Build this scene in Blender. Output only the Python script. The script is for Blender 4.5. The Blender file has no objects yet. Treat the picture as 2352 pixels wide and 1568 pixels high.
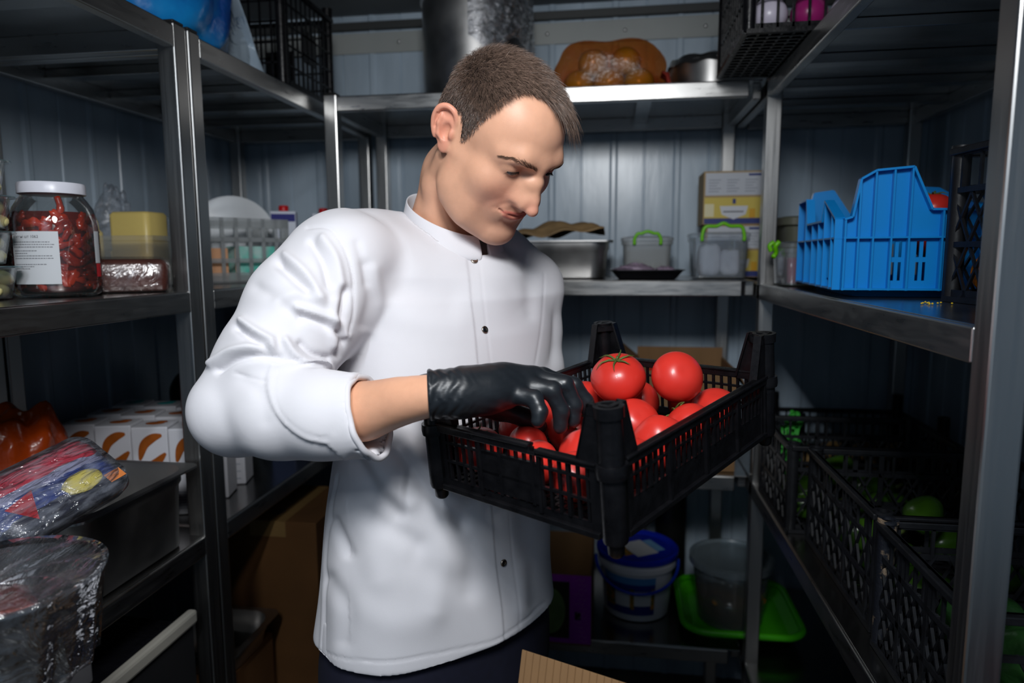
import bpy, math, random
import numpy as np
from mathutils import Vector, Matrix
random.seed(7); RNG=np.random.default_rng(7)
PI=math.pi
SC=bpy.context.scene; COL=SC.collection
# ---------------------------------------------------------------- camera frame (solved from the room's vanishing points)
FPX=1568.; IW,IH=2352,1568
CAM=np.array([0,0,1.45])
_d=np.array([234.,198.,FPX]); _d/=np.linalg.norm(_d)
_u=-np.array([55.,784-13200.,FPX]); _u-=_d*(_u@_d); _u/=np.linalg.norm(_u)
_x=np.cross(_d,_u); _x=_x if _x[0]>0 else -_x
CM=np.array([_x,_d,_u])
def ray(px,py): return CM@np.array([(px-IW/2),(IH/2-py),FPX])/FPX
def atY(px,py,Y): r=ray(px,py); return CAM+r*(Y/r[1])
def atX(px,py,X): r=ray(px,py); return CAM+r*(X/r[0])
def atZ(px,py,Z): r=ray(px,py); return CAM+r*((Z-1.45)/r[2])
def atD(px,py,D): return CAM+ray(px,py)*D
def proj(P):
    c=(np.asarray(P,float)-CAM)@CM
    return np.stack([IW/2+FPX*c[...,0]/c[...,2],IH/2-FPX*c[...,1]/c[...,2],c[...,2]],-1)
# ---------------------------------------------------------------- materials
def lin(*c):
    c=[v/255. for v in c]
    return tuple(v/12.92 if v<=.04045 else ((v+.055)/1.055)**2.4 for v in c)
MATS={}
def mat(name,col=(.5,.5,.5),rough=.5,metal=0.,spec=.5,noise=0.,nscale=20.,col2=None,bump=0.,bscale=60.,trans=0.,ior=1.45,
        alpha=1.,sss=0.,coat=0.,vcol=False,aniso=0.,stretch=None,rvar=0.,emit=0.,sheen=0.,nlo=.35,nhi=.65,detail=4.):
    if name in MATS: return MATS[name]
    m=bpy.data.materials.new(name); m.use_nodes=True; nt=m.node_tree; N=nt.nodes; L=nt.links
    b=N['Principled BSDF']; I=b.inputs
    I['Base Color'].default_value=(*col,1); I['Roughness'].default_value=rough; I['Metallic'].default_value=metal
    I['Specular IOR Level'].default_value=spec; I['IOR'].default_value=ior
    I['Transmission Weight'].default_value=trans; I['Alpha'].default_value=alpha
    if sss: I['Subsurface Weight'].default_value=sss; I['Subsurface Radius'].default_value=(.012,.005,.003); I['Subsurface Scale'].default_value=.35
    if coat: I['Coat Weight'].default_value=coat; I['Coat Roughness'].default_value=.08
    if sheen: I['Sheen Weight'].default_value=sheen
    if emit: I['Emission Color'].default_value=(*col,1); I['Emission Strength'].default_value=emit
    if aniso: I['Anisotropic'].default_value=aniso
    co=N.new('ShaderNodeTexCoord'); vec=co.outputs['Object']
    if stretch:
        mp=N.new('ShaderNodeMapping'); mp.inputs['Scale'].default_value=stretch; L.new(vec,mp.inputs['Vector']); vec=mp.outputs['Vector']
    if vcol:
        a=N.new('ShaderNodeVertexColor'); a.layer_name='Col'; L.new(a.outputs['Color'],I['Base Color'])
    if noise or col2 or rvar:
        n=N.new('ShaderNodeTexNoise'); n.inputs['Scale'].default_value=nscale; n.inputs['Detail'].default_value=detail; L.new(vec,n.inputs['Vector'])
        r=N.new('ShaderNodeValToRGB'); r.color_ramp.elements[0].position=nlo; r.color_ramp.elements[1].position=nhi
        cc=(1,1,1) if vcol else col; c2=(tuple(v*(1-noise) for v in cc) if vcol else col2) or tuple(v*(1-noise) for v in col)
        r.color_ramp.elements[0].color=(*c2,1); r.color_ramp.elements[1].color=(*cc,1)
        L.new(n.outputs['Fac'],r.inputs['Fac'])
        if vcol:
            mx=N.new('ShaderNodeMix'); mx.data_type='RGBA'; mx.blend_type='MULTIPLY'; mx.inputs[0].default_value=1
            L.new(a.outputs['Color'],mx.inputs[6]); L.new(r.outputs['Color'],mx.inputs[7]); L.new(mx.outputs[2],I['Base Color'])
        elif noise or col2: L.new(r.outputs['Color'],I['Base Color'])
        if rvar:
            mr=N.new('ShaderNodeMapRange'); mr.inputs['From Min'].default_value=.3; mr.inputs['From Max'].default_value=.7
            mr.inputs['To Min'].default_value=max(.02,rough-rvar); mr.inputs['To Max'].default_value=rough+rvar
            L.new(n.outputs['Fac'],mr.inputs['Value']); L.new(mr.outputs['Result'],I['Roughness'])
    if bump:
        n2=N.new('ShaderNodeTexNoise'); n2.inputs['Scale'].default_value=bscale; n2.inputs['Detail'].default_value=3; L.new(vec,n2.inputs['Vector'])
        bp=N.new('ShaderNodeBump'); bp.inputs['Strength'].default_value=bump; bp.inputs['Distance'].default_value=.01
        L.new(n2.outputs['Fac'],bp.inputs['Height']); L.new(bp.outputs['Normal'],I['Normal'])
    MATS[name]=m; return m
def film(name,tint=(1,1,1),alpha=.12,rough=.12,bump=.0,bscale=30.,cloud=0.,ccol=(.8,.83,.88),cscale=40.,stretch=None,fres=.6):
    """thin clear plastic or glass: a coloured see-through sheet with real gloss and some milky body"""
    if name in MATS: return MATS[name]
    m=bpy.data.materials.new(name); m.use_nodes=True; nt=m.node_tree; N=nt.nodes; L=nt.links
    for n in list(N):
        if n.type!='OUTPUT_MATERIAL': N.remove(n)
    out=[n for n in N if n.type=='OUTPUT_MATERIAL'][0]
    tr=N.new('ShaderNodeBsdfTransparent'); tr.inputs[0].default_value=(*tint,1)
    df=N.new('ShaderNodeBsdfDiffuse'); df.inputs[0].default_value=(*ccol,1)
    gl=N.new('ShaderNodeBsdfGlossy'); gl.inputs['Roughness'].default_value=rough; gl.inputs[0].default_value=(1,1,1,1)
    co=N.new('ShaderNodeTexCoord'); vec=co.outputs['Object']
    if stretch:
        mp=N.new('ShaderNodeMapping'); mp.inputs['Scale'].default_value=stretch; L.new(vec,mp.inputs['Vector']); vec=mp.outputs['Vector']
    m1=N.new('ShaderNodeMixShader'); m1.inputs[0].default_value=alpha
    if cloud:
        n=N.new('ShaderNodeTexNoise'); n.inputs['Scale'].default_value=cscale; n.inputs['Detail'].default_value=5; L.new(vec,n.inputs['Vector'])
        mr=N.new('ShaderNodeMapRange'); mr.inputs['From Min'].default_value=.42; mr.inputs['From Max'].default_value=.72
        mr.inputs['To Min'].default_value=alpha; mr.inputs['To Max'].default_value=cloud; L.new(n.outputs['Fac'],mr.inputs['Value']); L.new(mr.outputs['Result'],m1.inputs[0])
    L.new(tr.outputs[0],m1.inputs[1]); L.new(df.outputs[0],m1.inputs[2])
    fr=N.new('ShaderNodeLayerWeight'); fr.inputs['Blend'].default_value=.35
    mu=N.new('ShaderNodeMath'); mu.operation='MULTIPLY_ADD'; mu.inputs[1].default_value=fres; mu.inputs[2].default_value=.05; L.new(fr.outputs['Fresnel'],mu.inputs[0])
    m2=N.new('ShaderNodeMixShader'); L.new(mu.outputs[0],m2.inputs[0]); L.new(m1.outputs[0],m2.inputs[1]); L.new(gl.outputs[0],m2.inputs[2])
    if bump:
        n2=N.new('ShaderNodeTexNoise'); n2.inputs['Scale'].default_value=bscale; n2.inputs['Detail'].default_value=4; n2.inputs['Distortion'].default_value=1.2; L.new(vec,n2.inputs['Vector'])
        bp=N.new('ShaderNodeBump'); bp.inputs['Strength'].default_value=bump; bp.inputs['Distance'].default_value=.02
        L.new(n2.outputs['Fac'],bp.inputs['Height']); L.new(bp.outputs['Normal'],gl.inputs['Normal']); L.new(bp.outputs['Normal'],fr.inputs['Normal'])
    L.new(m2.outputs[0],out.inputs['Surface']); MATS[name]=m; return m
# ---------------------------------------------------------------- objects
def tag(o,label=None,cat=None,group=None,kind=None):
    if label: o['label']=label
    if cat: o['category']=cat
    if group: o['group']=group
    if kind: o['kind']=kind
    return o
def thing(name,label,cat,loc=(0,0,0),group=None,rz=0.,R=None):
    o=bpy.data.objects.new(name,None); COL.objects.link(o); o.empty_display_size=.05
    o.location=tuple(loc)
    if R is not None: o.rotation_euler=Matrix([list(map(float,r)) for r in R]).to_euler()
    else: o.rotation_euler=(0,0,rz)
    return tag(o,label,cat,group)
def dup(o,loc=None,label=None,rz=None,group=None,rot=None,scale=None):
    r=o.copy(); COL.objects.link(r)
    if loc is not None: r.location=tuple(loc)
    if rz is not None: r.rotation_euler=(0,0,rz)
    if rot is not None: r.rotation_euler=rot
    if scale is not None: r.scale=(scale,)*3 if np.isscalar(scale) else scale
    if label: r['label']=label
    if group: r['group']=group
    for ch in list(o.children):
        c=ch.copy(); COL.objects.link(c); c.parent=r
        for g in list(ch.children):
            e=g.copy(); COL.objects.link(e); e.parent=c
    return r
def rotm(axis,a):
    c,s=math.cos(a),math.sin(a)
    return np.array({'x':[[1,0,0],[0,c,-s],[0,s,c]],'y':[[c,0,s],[0,1,0],[-s,0,c]],'z':[[c,-s,0],[s,c,0],[0,0,1]]}[axis])
def unit(v): v=np.asarray(v,float); return v/max(np.linalg.norm(v),1e-12)
def wmat(o):
    m=Matrix.Identity(4)
    while o is not None:
        l=Matrix.Translation(o.location)@o.rotation_euler.to_matrix().to_4x4(); m=l@m; o=o.parent
    return m
def to_local(V,o):
    m=np.array(wmat(o).inverted()); return np.asarray(V,float)@m[:3,:3].T+m[:3,3]
class MB:
    def __init__(s): s.v=[]; s.f=[]; s.m=[]; s.n=0; s.mi=0
    def add(s,V,F,M=None,off=None):
        V=np.asarray(V,float).reshape(-1,3)
        if M is not None: V=V@np.asarray(M,float).T
        if off is not None: V=V+np.asarray(off,float)
        s.v.append(V); s.f+= [tuple(int(i)+s.n for i in f) for f in F]; s.m+=[s.mi]*len(F); s.n+=len(V); return s
    def box(s,x0,x1,y0,y1,z0,z1,M=None,off=None):
        V=[(x,y,z) for x in(x0,x1) for y in(y0,y1) for z in(z0,z1)]
        return s.add(V,[(0,1,3,2),(4,6,7,5),(0,4,5,1),(2,3,7,6),(0,2,6,4),(1,5,7,3)],M,off)
    def bar(s,p,q,w,h=None,up=(0,0,1)):
        h=h or w; p=np.asarray(p,float); q=np.asarray(q,float); d=unit(q-p); up=np.asarray(up,float)
        if abs(d@unit(up))>.98: up=np.array([0,1.,0])
        a=unit(np.cross(d,up)); b=np.cross(a,d)
        V=[e+i*a*w/2+j*b*h/2 for e in(p,q) for i in(-1,1) for j in(-1,1)]
        return s.add(V,[(0,1,3,2),(4,6,7,5),(0,4,5,1),(2,3,7,6),(0,2,6,4),(1,5,7,3)])
    def rings(s,R,cap0=True,cap1=True,closed=True):
        n=len(R[0]); V=np.concatenate([np.asarray(r,float).reshape(-1,3) for r in R]); F=[]
        for i in range(len(R)-1):
            for j in range(n if closed else n-1):
                k=(j+1)%n; F.append((i*n+j,i*n+k,(i+1)*n+k,(i+1)*n+j))
        if cap0 and closed: F.append(tuple(range(n-1,-1,-1)))
        if cap1 and closed: F.append(tuple((len(R)-1)*n+j for j in range(n)))
        return s.add(V,F)
    def lathe(s,prof,n=32,c=(0,0,0),M=None,cap0=True,cap1=True,sx=1.,sy=1.):
        A=np.arange(n)*2*PI/n; R=[]
        for r,z in prof:
            P=np.stack([r*np.cos(A)*sx,r*np.sin(A)*sy,np.full(n,z)],1)
            if M is not None: P=P@np.asarray(M).T
            R.append(P+np.asarray(c))
        return s.rings(R,cap0,cap1)
    def tube(s,P,r,n=8,closed=False,caps=True):
        P=np.asarray(P,float); k=len(P); r=np.broadcast_to(np.asarray(r,float),(k,)); T=np.zeros_like(P)
        T[1:-1]=P[2:]-P[:-2]; T[0]=P[1]-P[0]; T[-1]=P[-1]-P[-2]
        if closed: T[0]=T[-1]=P[1]-P[-1] if k>2 else T[0]; T[-1]=P[0]-P[-2]
        T/=np.linalg.norm(T,axis=1)[:,None]+1e-12
        u=np.cross(T[0],[0,0,1.]); u=u if np.linalg.norm(u)>.1 else np.cross(T[0],[0,1.,0]); u=unit(u); A=np.arange(n)*2*PI/n; R=[]
        for i in range(k):
            u=unit(u-T[i]*(u@T[i])); w=np.cross(T[i],u)
            R.append(P[i]+r[i]*(np.cos(A)[:,None]*u+np.sin(A)[:,None]*w))
        if closed: R.append(R[0]); caps=False
        return s.rings(R,caps,caps)
    def prism(s,pts,z0,z1,M=None,off=None):
        n=len(pts); V=[(x,y,z0) for x,y in pts]+[(x,y,z1) for x,y in pts]
        F=[tuple(range(n-1,-1,-1)),tuple(range(n,2*n))]+[(i,(i+1)%n,n+(i+1)%n,n+i) for i in range(n)]
        return s.add(V,F,M,off)
    def ell(s,c,r,nu=16,nv=10,M=None,fn=None):
        V=[];F=[]
        for i in range(nv+1):
            t=PI*i/nv
            for j in range(nu):
                p=2*PI*j/nu; d=np.array([math.sin(t)*math.cos(p),math.sin(t)*math.sin(p),-math.cos(t)])
                k=fn(d) if fn else 1.
                V.append(d*np.asarray(r)*k)
        for i in range(nv):
            for j in range(nu):
                k=(j+1)%nu; F.append((i*nu+j,i*nu+k,(i+1)*nu+k,(i+1)*nu+j))
        return s.add(V,F,M,c)
    def grid(s,fn,nu,nv,M=None,off=None):
        V=[fn(i/nu,j/nv) for i in range(nu+1) for j in range(nv+1)]
        F=[(i*(nv+1)+j,(i+1)*(nv+1)+j,(i+1)*(nv+1)+j+1,i*(nv+1)+j+1) for i in range(nu) for j in range(nv)]
        return s.add(V,F,M,off)
    def build(s,name,m,parent=None,smooth=False,bevel=0.,seg=2,world=False,solid=0.,colors=None,auto=None,weld=False):
        V=np.concatenate(s.v) if s.v else np.zeros((0,3))
        if world and parent is not None: V=to_local(V,parent)
        me=bpy.data.meshes.new(name); me.from_pydata(V.tolist(),[],s.f)
        ms=m if isinstance(m,(list,tuple)) else [m]
        for q in ms: me.materials.append(q)
        if len(ms)>1: me.polygons.foreach_set('material_index',s.m)
        if colors is not None:
            ca=me.color_attributes.new('Col','FLOAT_COLOR','POINT'); C=np.ones((len(V),4)); C[:,:3]=colors; ca.data.foreach_set('color',C.ravel())
        if weld:
            import bmesh
            bm=bmesh.new(); bm.from_mesh(me); bmesh.ops.remove_doubles(bm,verts=bm.verts,dist=1e-6); bmesh.ops.recalc_face_normals(bm,faces=bm.faces); bm.to_mesh(me); bm.free()
        if smooth or auto:
            me.polygons.foreach_set('use_smooth',[True]*len(me.polygons))
        if auto: me.set_sharp_from_angle(angle=math.radians(auto))
        me.update(); o=bpy.data.objects.new(name,me); COL.objects.link(o)
        if parent is not None: o.parent=parent
        if solid: q=o.modifiers.new('t','SOLIDIFY'); q.thickness=solid; q.offset=0
        if bevel:
            q=o.modifiers.new('b','BEVEL'); q.width=bevel; q.segments=seg; q.limit_method='ANGLE'; q.angle_limit=math.radians(40)
        return o
def text_mesh(name,body,size,m,parent,loc,R,align='LEFT',ext=.0002):
    cu=bpy.data.curves.new(name,'FONT'); cu.body=body; cu.size=size; cu.extrude=ext; cu.align_x=align
    o=bpy.data.objects.new(name,cu); dg=bpy.context.evaluated_depsgraph_get(); COL.objects.link(o)
    dg.update(); me=bpy.data.meshes.new_from_object(o.evaluated_get(dg)); bpy.data.objects.remove(o); me.name=name
    me.materials.clear(); me.materials.append(m); q=bpy.data.objects.new(name,me); COL.objects.link(q); q.parent=parent
    q.location=tuple(loc); q.rotation_euler=Matrix([list(map(float,r)) for r in R]).to_euler(); return q
def struct(o): o['kind']='structure'; return o
# ---------------------------------------------------------------- room shell
XW0,XW1,YW,YF,ZC=-1.33,.93,2.28,-.9,2.24
def panel_mat():
    m=bpy.data.materials.new('white_panel'); m.use_nodes=True; N=m.node_tree.nodes; L=m.node_tree.links; b=N['Principled BSDF']
    b.inputs['Base Color'].default_value=(*lin(184,200,214),1); b.inputs['Roughness'].default_value=.26
    co=N.new('ShaderNodeTexCoord'); n=N.new('ShaderNodeTexNoise'); n.inputs['Scale'].default_value=7; n.inputs['Detail'].default_value=5
    mp=N.new('ShaderNodeMapping'); mp.inputs['Scale'].default_value=(1,1,.25); L.new(co.outputs['Object'],mp.inputs['Vector']); L.new(mp.outputs['Vector'],n.inputs['Vector'])
    r=N.new('ShaderNodeValToRGB'); r.color_ramp.elements[0].color=(*lin(146,162,176),1); r.color_ramp.elements[1].color=(*lin(184,200,214),1); r.color_ramp.elements[0].position=.25; r.color_ramp.elements[1].position=.6
    L.new(n.outputs['Fac'],r.inputs['Fac']); L.new(r.outputs['Color'],b.inputs['Base Color'])
    bp=N.new('ShaderNodeBump'); bp.inputs['Strength'].default_value=.12; bp.inputs['Distance'].default_value=.02; L.new(n.outputs['Fac'],bp.inputs['Height']); L.new(bp.outputs['Normal'],b.inputs['Normal'])
    return m
M_PANEL=panel_mat()
M_CEIL=mat('ceiling_paint',lin(120,124,126),.6,noise=.2,nscale=3)
M_FLOOR=mat('floor_tile',lin(70,66,62),.35,noise=.5,nscale=9,bump=.1)
def corrugated(name,p0,p1,z0,z1,inward,pitch=.1):
    """steel sandwich panel: flat strips with a narrow raised rib and a fine joint line"""
    p0=np.array(p0,float); p1=np.array(p1,float); Lr=np.linalg.norm(p1-p0); d=(p1-p0)/Lr; nrm=np.array(inward,float)
    prof=[(0,0)]; x=0; k=0
    while x+pitch<Lr:
        if k%2==0: prof+=[(x+.018,0),(x+.0205,-.0035),(x+.0235,-.0035),(x+.026,0)]
        else: prof+=[(x+.012,0),(x+.019,.0045),(x+.031,.0045),(x+.038,0)]
        x+=pitch; k+=1
    prof+=[(Lr,0),(Lr,-.06),(0,-.06)]
    b=MB(); n=len(prof)
    V=[p0+d*a+nrm*h+np.array([0,0,z]) for z in(z0,z1) for a,h in prof]
    b.add(V,[(i,(i+1)%n,n+(i+1)%n,n+i) for i in range(n)])
    o=b.build(name,M_PANEL,weld=True); return struct(o)
corrugated('wall_back',(XW0,YW,0),(XW1,YW,0),0,ZC,(0,-1,0))
corrugated('wall_left',(XW0,YF,0),(XW0,YW,0),0,ZC,(1,0,0))
corrugated('wall_right',(XW1,YW,0),(XW1,YF,0),0,ZC,(-1,0,0))
struct(MB().box(XW0,XW1,YF-.06,YF,0,ZC).build('wall_front',M_PANEL))
struct(MB().box(XW0-.06,XW1+.06,YF-.06,YW+.06,-.06,0).build('floor',M_FLOOR))
struct(MB().box(XW0-.06,XW1+.06,YF-.06,YW+.06,ZC,ZC+.06).build('ceiling',M_CEIL))
M_RIVET=mat('rivet_steel',(.6,.6,.6),.3,1)
b=MB().box(XW0,XW1,YW-.006,YW-.001,2.118,2.184)
t=struct(b.build('trim_1',mat('painted_trim',lin(168,172,170),.4,noise=.1,nscale=6),bevel=.002))
b=MB()
for x in np.arange(-1.2,.9,.245): b.ell((x,YW-.008,2.150),(.006,.004,.006),10,6)
o=b.build('rivet_heads',M_RIVET,t,smooth=True)
struct(MB().box(XW0,XW1,YW-.022,YW-.001,2.19,2.215).build('trim_2',mat('dark_trim',lin(60,62,62),.5),bevel=.003))
# ---------------------------------------------------------------- stainless racks
def steel(name,col=.52,rough=.3,st=(1,1,1),rv=.1):
    return mat(name,(col,col*.99,col*.97),rough,1.,noise=.04,nscale=14,stretch=st,rvar=rv*.6,bump=.02,bscale=90)
M_ST=steel('brushed_steel_upright',.44,.34,(14,14,.35))
M_STH=steel('brushed_steel_rail',.42,.32,(1.2,1.2,8))
M_SHEET=steel('steel_shelf_sheet',.34,.24,(1,1,1),.05)
def cover(parent,c):
    MB().box(c[0]-.0165,c[0]+.0165,c[1]-.0165,c[1]+.0165,c[2],c[2]+.006).build('end_cap',mat('black_cap',(.01,.01,.01),.5),parent,world=True,bevel=.003)
def rack(label,x0,x1,y0,y1,zs,posts,ribs='x',top=None,rail=.04,pw=.036,front=None,open_rails=()):
    """posts: list of (x,y); shelf tops at zs; ribs along x or y underneath"""
    root=thing('steel_shelving_rack',label,'shelving rack',((x0+x1)/2,(y0+y1)/2,0),'stainless shelving racks along the walls')
    zt=top or max(zs)+.004
    for (px,py) in posts:
        MB().box(px-pw/2,px+pw/2,py-pw/2,py+pw/2,.012,zt).build('upright',M_ST,root,world=True,bevel=.003)
        MB().lathe([(.02,0),(.02,.008),(.012,.013)],12,(px,py,0)).build('foot',mat('black_cap',(.01,.01,.01),.5),root,world=True)
        cover(root,(px,py,zt))
    for z in zs:
        b=MB()
        b.box(x0+pw,x1-pw,y0,y0+.022,z-rail,z-.0015); b.box(x0+pw,x1-pw,y1-.022,y1,z-rail,z-.0015)
        b.box(x0,x0+.022,y0+pw,y1-pw,z-rail,z-.0015); b.box(x1-.022,x1,y0+pw,y1-pw,z-rail,z-.0015)
        b.build('shelf_rail',M_STH,root,world=True,bevel=.0025)
        s=MB().box(x0+.004,x1-.004,y0+.004,y1-.004,z-.0025,z)
        if ribs=='x': 
            n=max(2,round((y1-y0)/.22))
            for i in range(1,n):
                y=y0+(y1-y0)*i/n; s.box(x0+.022,x1-.022,y-.02,y+.02,z-.022,z-.003)
        else:
            n=max(2,round((x1-x0)/.3))
            for i in range(1,n):
                x=x0+(x1-x0)*i/n; s.box(x-.02,x+.02,y0+.022,y1-.022,z-.022,z-.003)
        s.build('shelf_panel',M_SHEET,root,world=True,bevel=.001)
    return root
ZT,ZM,ZL,ZB=1.872,1.385,.885,.385
XL,XR,YB=-.80,.362,1.80
hp=.018
rack('stainless rack at the left foreground, holding the red jar and the deep steel pan',-1.29,XL,.14,1.238,[ZT,ZM,ZL+.012,ZB],[(XL-hp,.14+hp),(XL-hp,1.238-hp),(-1.29+hp,.14+hp),(-1.29+hp,1.238-hp)],'x')
rack('stainless rack on the left behind the foreground one, with the milk cartons',-1.29,XL,1.246,2.24,[ZT,ZM,ZL+.012],[(XL-hp,1.246+hp),(XL-hp,2.24-hp),(-1.29+hp,1.246+hp),(-1.29+hp,2.24-hp)],'x')
rack('stainless rack along the back wall, behind the man',-.776,XR-.004,YB,2.24,[ZT+.003,ZM,ZL-.012,ZB],[(-.776+hp,YB+hp),(-.776+hp,2.24-hp),(XR-.004-hp,2.24-hp)],'y')
rack('stainless rack along the right wall, with the blue crate on its middle shelf',XR,.885,.715,2.24,[ZT-.003,ZM-.007,ZL-.022,.36],[(XR+hp,.715+hp),(XR+hp,YB-hp+.02),(.885-hp,.715+hp),(.885-hp,2.24-hp)],'x')

rack('low stainless rack in front of the right one, past the near post',XR+.04,.885,.02,.700,[ZL-.022],[(XR+.04+hp,.02+hp),(XR+.04+hp,.700-hp),(.885-hp,.02+hp),(.885-hp,.700-hp)],'x')
# ---------------------------------------------------------------- held crate and tomatoes
M_BLK=mat('black_crate_plastic',(.0048,.0048,.006),.33,spec=.4,noise=.3,nscale=60,bump=.05,bscale=160,rvar=.08)
M_BLKD=mat('dusty_black_plastic',(.012,.013,.016),.42,noise=.5,nscale=40,bump=.05,bscale=120)
CR_P=np.array([.007,.662,1.166]); 
CR_R=np.array([[.8278,.55727,-.06476],[-.56097,.82375,-.08216],[.00756,.10434,.99451]])
CW,CL,CH,CPH=.274,.38,.084,.140
crate=thing('tomato_crate','black plastic crate full of red tomatoes, held by the man in the white jacket','crate',CR_P,R=CR_R)
def lattice(b,P,L,H,out,z0=.012,pitch=.0118,bw=.0034,solid=None,low=0.,hor=(.35,.68),x0=.02,split=4):
    """P: origin at lower left; runs along +s; out: outward normal in plane axes; maps (s,t) into crate axes"""
    s_ax,o=P[1],out; org=P[0]
    def bx(s0,s1,z0_,z1_,d0,d1):
        V=[org+s_ax*s+o*d+np.array([0,0,z]) for s in(s0,s1) for d in(d0,d1) for z in(z0_,z1_)]
        b.add(V,[(0,1,3,2),(4,6,7,5),(0,4,5,1),(2,3,7,6),(0,2,6,4),(1,5,7,3)])
    bx(x0,L-x0,0,z0+low,-.0035,0)
    n=int((L-2*x0)/pitch); st=(L-2*x0)/n
    for i in range(n+1):
        s=x0+i*st
        th=.0022 if i%split else .003
        bx(s-bw/2*(1.3 if i%split==0 else 1),s+bw/2*(1.3 if i%split==0 else 1),z0+low,H-.004,-.0028,th-.0015)
    for h in hor:
        z=z0+low+(H-z0-low)*h; bx(x0,L-x0,z-.0016,z+.0016,-.0024,.0012)
    if solid: bx(solid[0],solid[1],solid[2],solid[3],-.0028,.0012)
    return bx
ex,ey=np.array([1.,0,0]),np.array([0,1.,0])
def held_crate():
    # four sides
    sides=[((np.array([-CW,0,0]),ex),CW,-ey,(.09,.175,.014,.062),0.,(.33,.66)),
           ((np.array([0,0,0]),ey),CL,ex,None,.022,(.5,)),
           ((np.array([-CW,CL,0]),ex),CW,ey,None,0.,(.33,.66)),
           ((np.array([-CW,0,0]),ey),CL,-ex,None,0.,(.33,.66))]
    for k,(P,L,o,sol,low,hor) in enumerate(sides):
        b=MB(); bx=lattice(b,P,L,CH,o,solid=sol,low=low,hor=hor)
        if k==1:
            for s in(.02,.105,.19,.275,.36): bx(s-.0025,s+.0025,.004,CH-.006,-.002,.004)
        if k==0:
            for s in(.088,.178): bx(s-.002,s+.002,.006,CH-.006,-.002,.003)
        p=b.build('side_panel',M_BLK,crate)
        r=MB(); o2=MB()
        def rim(s0,s1,dz=0,ins=0):
            for (z0,z1,d0,d1) in((CH-.012,CH-dz,-.0035,.0045),(CH-.0035-dz,CH-dz,-.005,.0065)):
                V=[P[0]+P[1]*s+o*d+np.array([0,0,z]) for s in(s0,s1) for d in(d0,d1) for z in(z0,z1)]
                r.add(V,[(0,1,3,2),(4,6,7,5),(0,4,5,1),(2,3,7,6),(0,2,6,4),(1,5,7,3)])
        if k==0: rim(.018,.168); rim(.176,L-.018,.004); rim(.166,.178,.007)
        else: rim(.018,L-.018)
        r.build('rim',M_BLK,p,bevel=.0012)
        # bottom ledge
        bx2=MB(); 
        V=[P[0]+P[1]*s+o*d+np.array([0,0,z]) for s in(.018,L-.018) for d in(-.004,.005) for z in(-.003,.004)]
        bx2.add(V,[(0,1,3,2),(4,6,7,5),(0,4,5,1),(2,3,7,6),(0,2,6,4),(1,5,7,3)]); bx2.build('lower_rib',M_BLK,p,bevel=.001)
    b=MB()
    for i in range(int(CW/.0115)+1): x=-CW+.003+i*.0115; b.box(min(x,-.005)-.0023,min(x,-.005)+.0023,.003,CL-.003,.001,.0045)
    for i in range(int(CL/.0115)+1): y=.003+i*.0115; b.box(-CW+.003,-.003,min(y,CL-.005)-.0023,min(y,CL-.005)+.0023,.0002,.004)
    b.build('base_grid',M_BLK,crate)
    # corner posts: tapered angle with a hollow round socket on the corner and a peg under it
    for (cx,cy,sx,sy) in((0,0,1,-1),(-CW,0,-1,-1),(0,CL,1,1),(-CW,CL,-1,1)):
        b=MB(); 
        # wings run inward along both sides, tapering towards the top
        for (ax_,n_,L0,L1) in((np.array([-sx,0,0.]),np.array([0,sy,0.]),.046,.027),(np.array([0,-sy,0.]),np.array([sx,0,0.]),.046,.027)):
            c=np.array([cx,cy,0.]); H=CPH
            def q(l,z,d): return c+ax_*l+n_*d+np.array([0,0,z])
            for (l0,z0,l1,z1) in((L0*.62,0,L0*.62,CH-.012),(L0,CH-.012,L1,H)):
                V=[q(l,z,d) for (z,lm) in((z0,l0),(z1,l1)) for l in(0,lm) for d in(-.0045,.0015)]
                b.add(V,[(0,1,3,2),(4,6,7,5),(0,4,5,1),(2,3,7,6),(0,2,6,4),(1,5,7,3)])
            # stiffening lip on the wing's free edge
            V=[q(l,z,d) for (z,lm) in((CH-.008,L0),(H,L1)) for l in(lm-.003,lm) for d in(-.009,.0015)]
            b.add(V,[(0,1,3,2),(4,6,7,5),(0,4,5,1),(2,3,7,6),(0,2,6,4),(1,5,7,3)])
        cc=(cx-sx*.0045,cy-sy*.0045,0)
        b.lathe([(.0125,-.004),(.0135,.0),(.0135,CH-.02),(.0128,CPH-.012),(.0150,CPH-.012),(.0155,CPH),(.0105,CPH),(.0100,CPH-.03),(.0,CPH-.03)],22,cc,cap1=False)
        b.lathe([(.0165,CH-.018),(.0172,CH-.012),(.0165,CH-.004)],22,cc)
        # top ring spans the wings
        b.prism([(cx-sx*.027,cy+sy*.002),(cx-sx*.027,cy-sy*.005),(cx-sx*.0125,cy-sy*.0205),(cx-sx*.005,cy-sy*.027),(cx+sx*.002,cy-sy*.027),(cx+sx*.002,cy-sy*.012),(cx-sx*.012,cy+sy*.002)][::(1 if sx*sy>0 else -1)],CPH-.012,CPH-.004)
        po=b.build('corner_post',M_BLK,crate,auto=40)
        MB().lathe([(.006,-.020),(.0085,-.017),(.0095,-.003),(.013,-.002)],16,cc).build('peg',M_BLK,po,auto=40)
held_crate()
M_TOM=mat('tomato_skin',lin(214,52,42),.33,spec=.45,noise=.18,nscale=9,sss=.12,coat=.12)
M_STEM=mat('tomato_stem',lin(92,110,48),.6,noise=.4,nscale=40)
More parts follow.
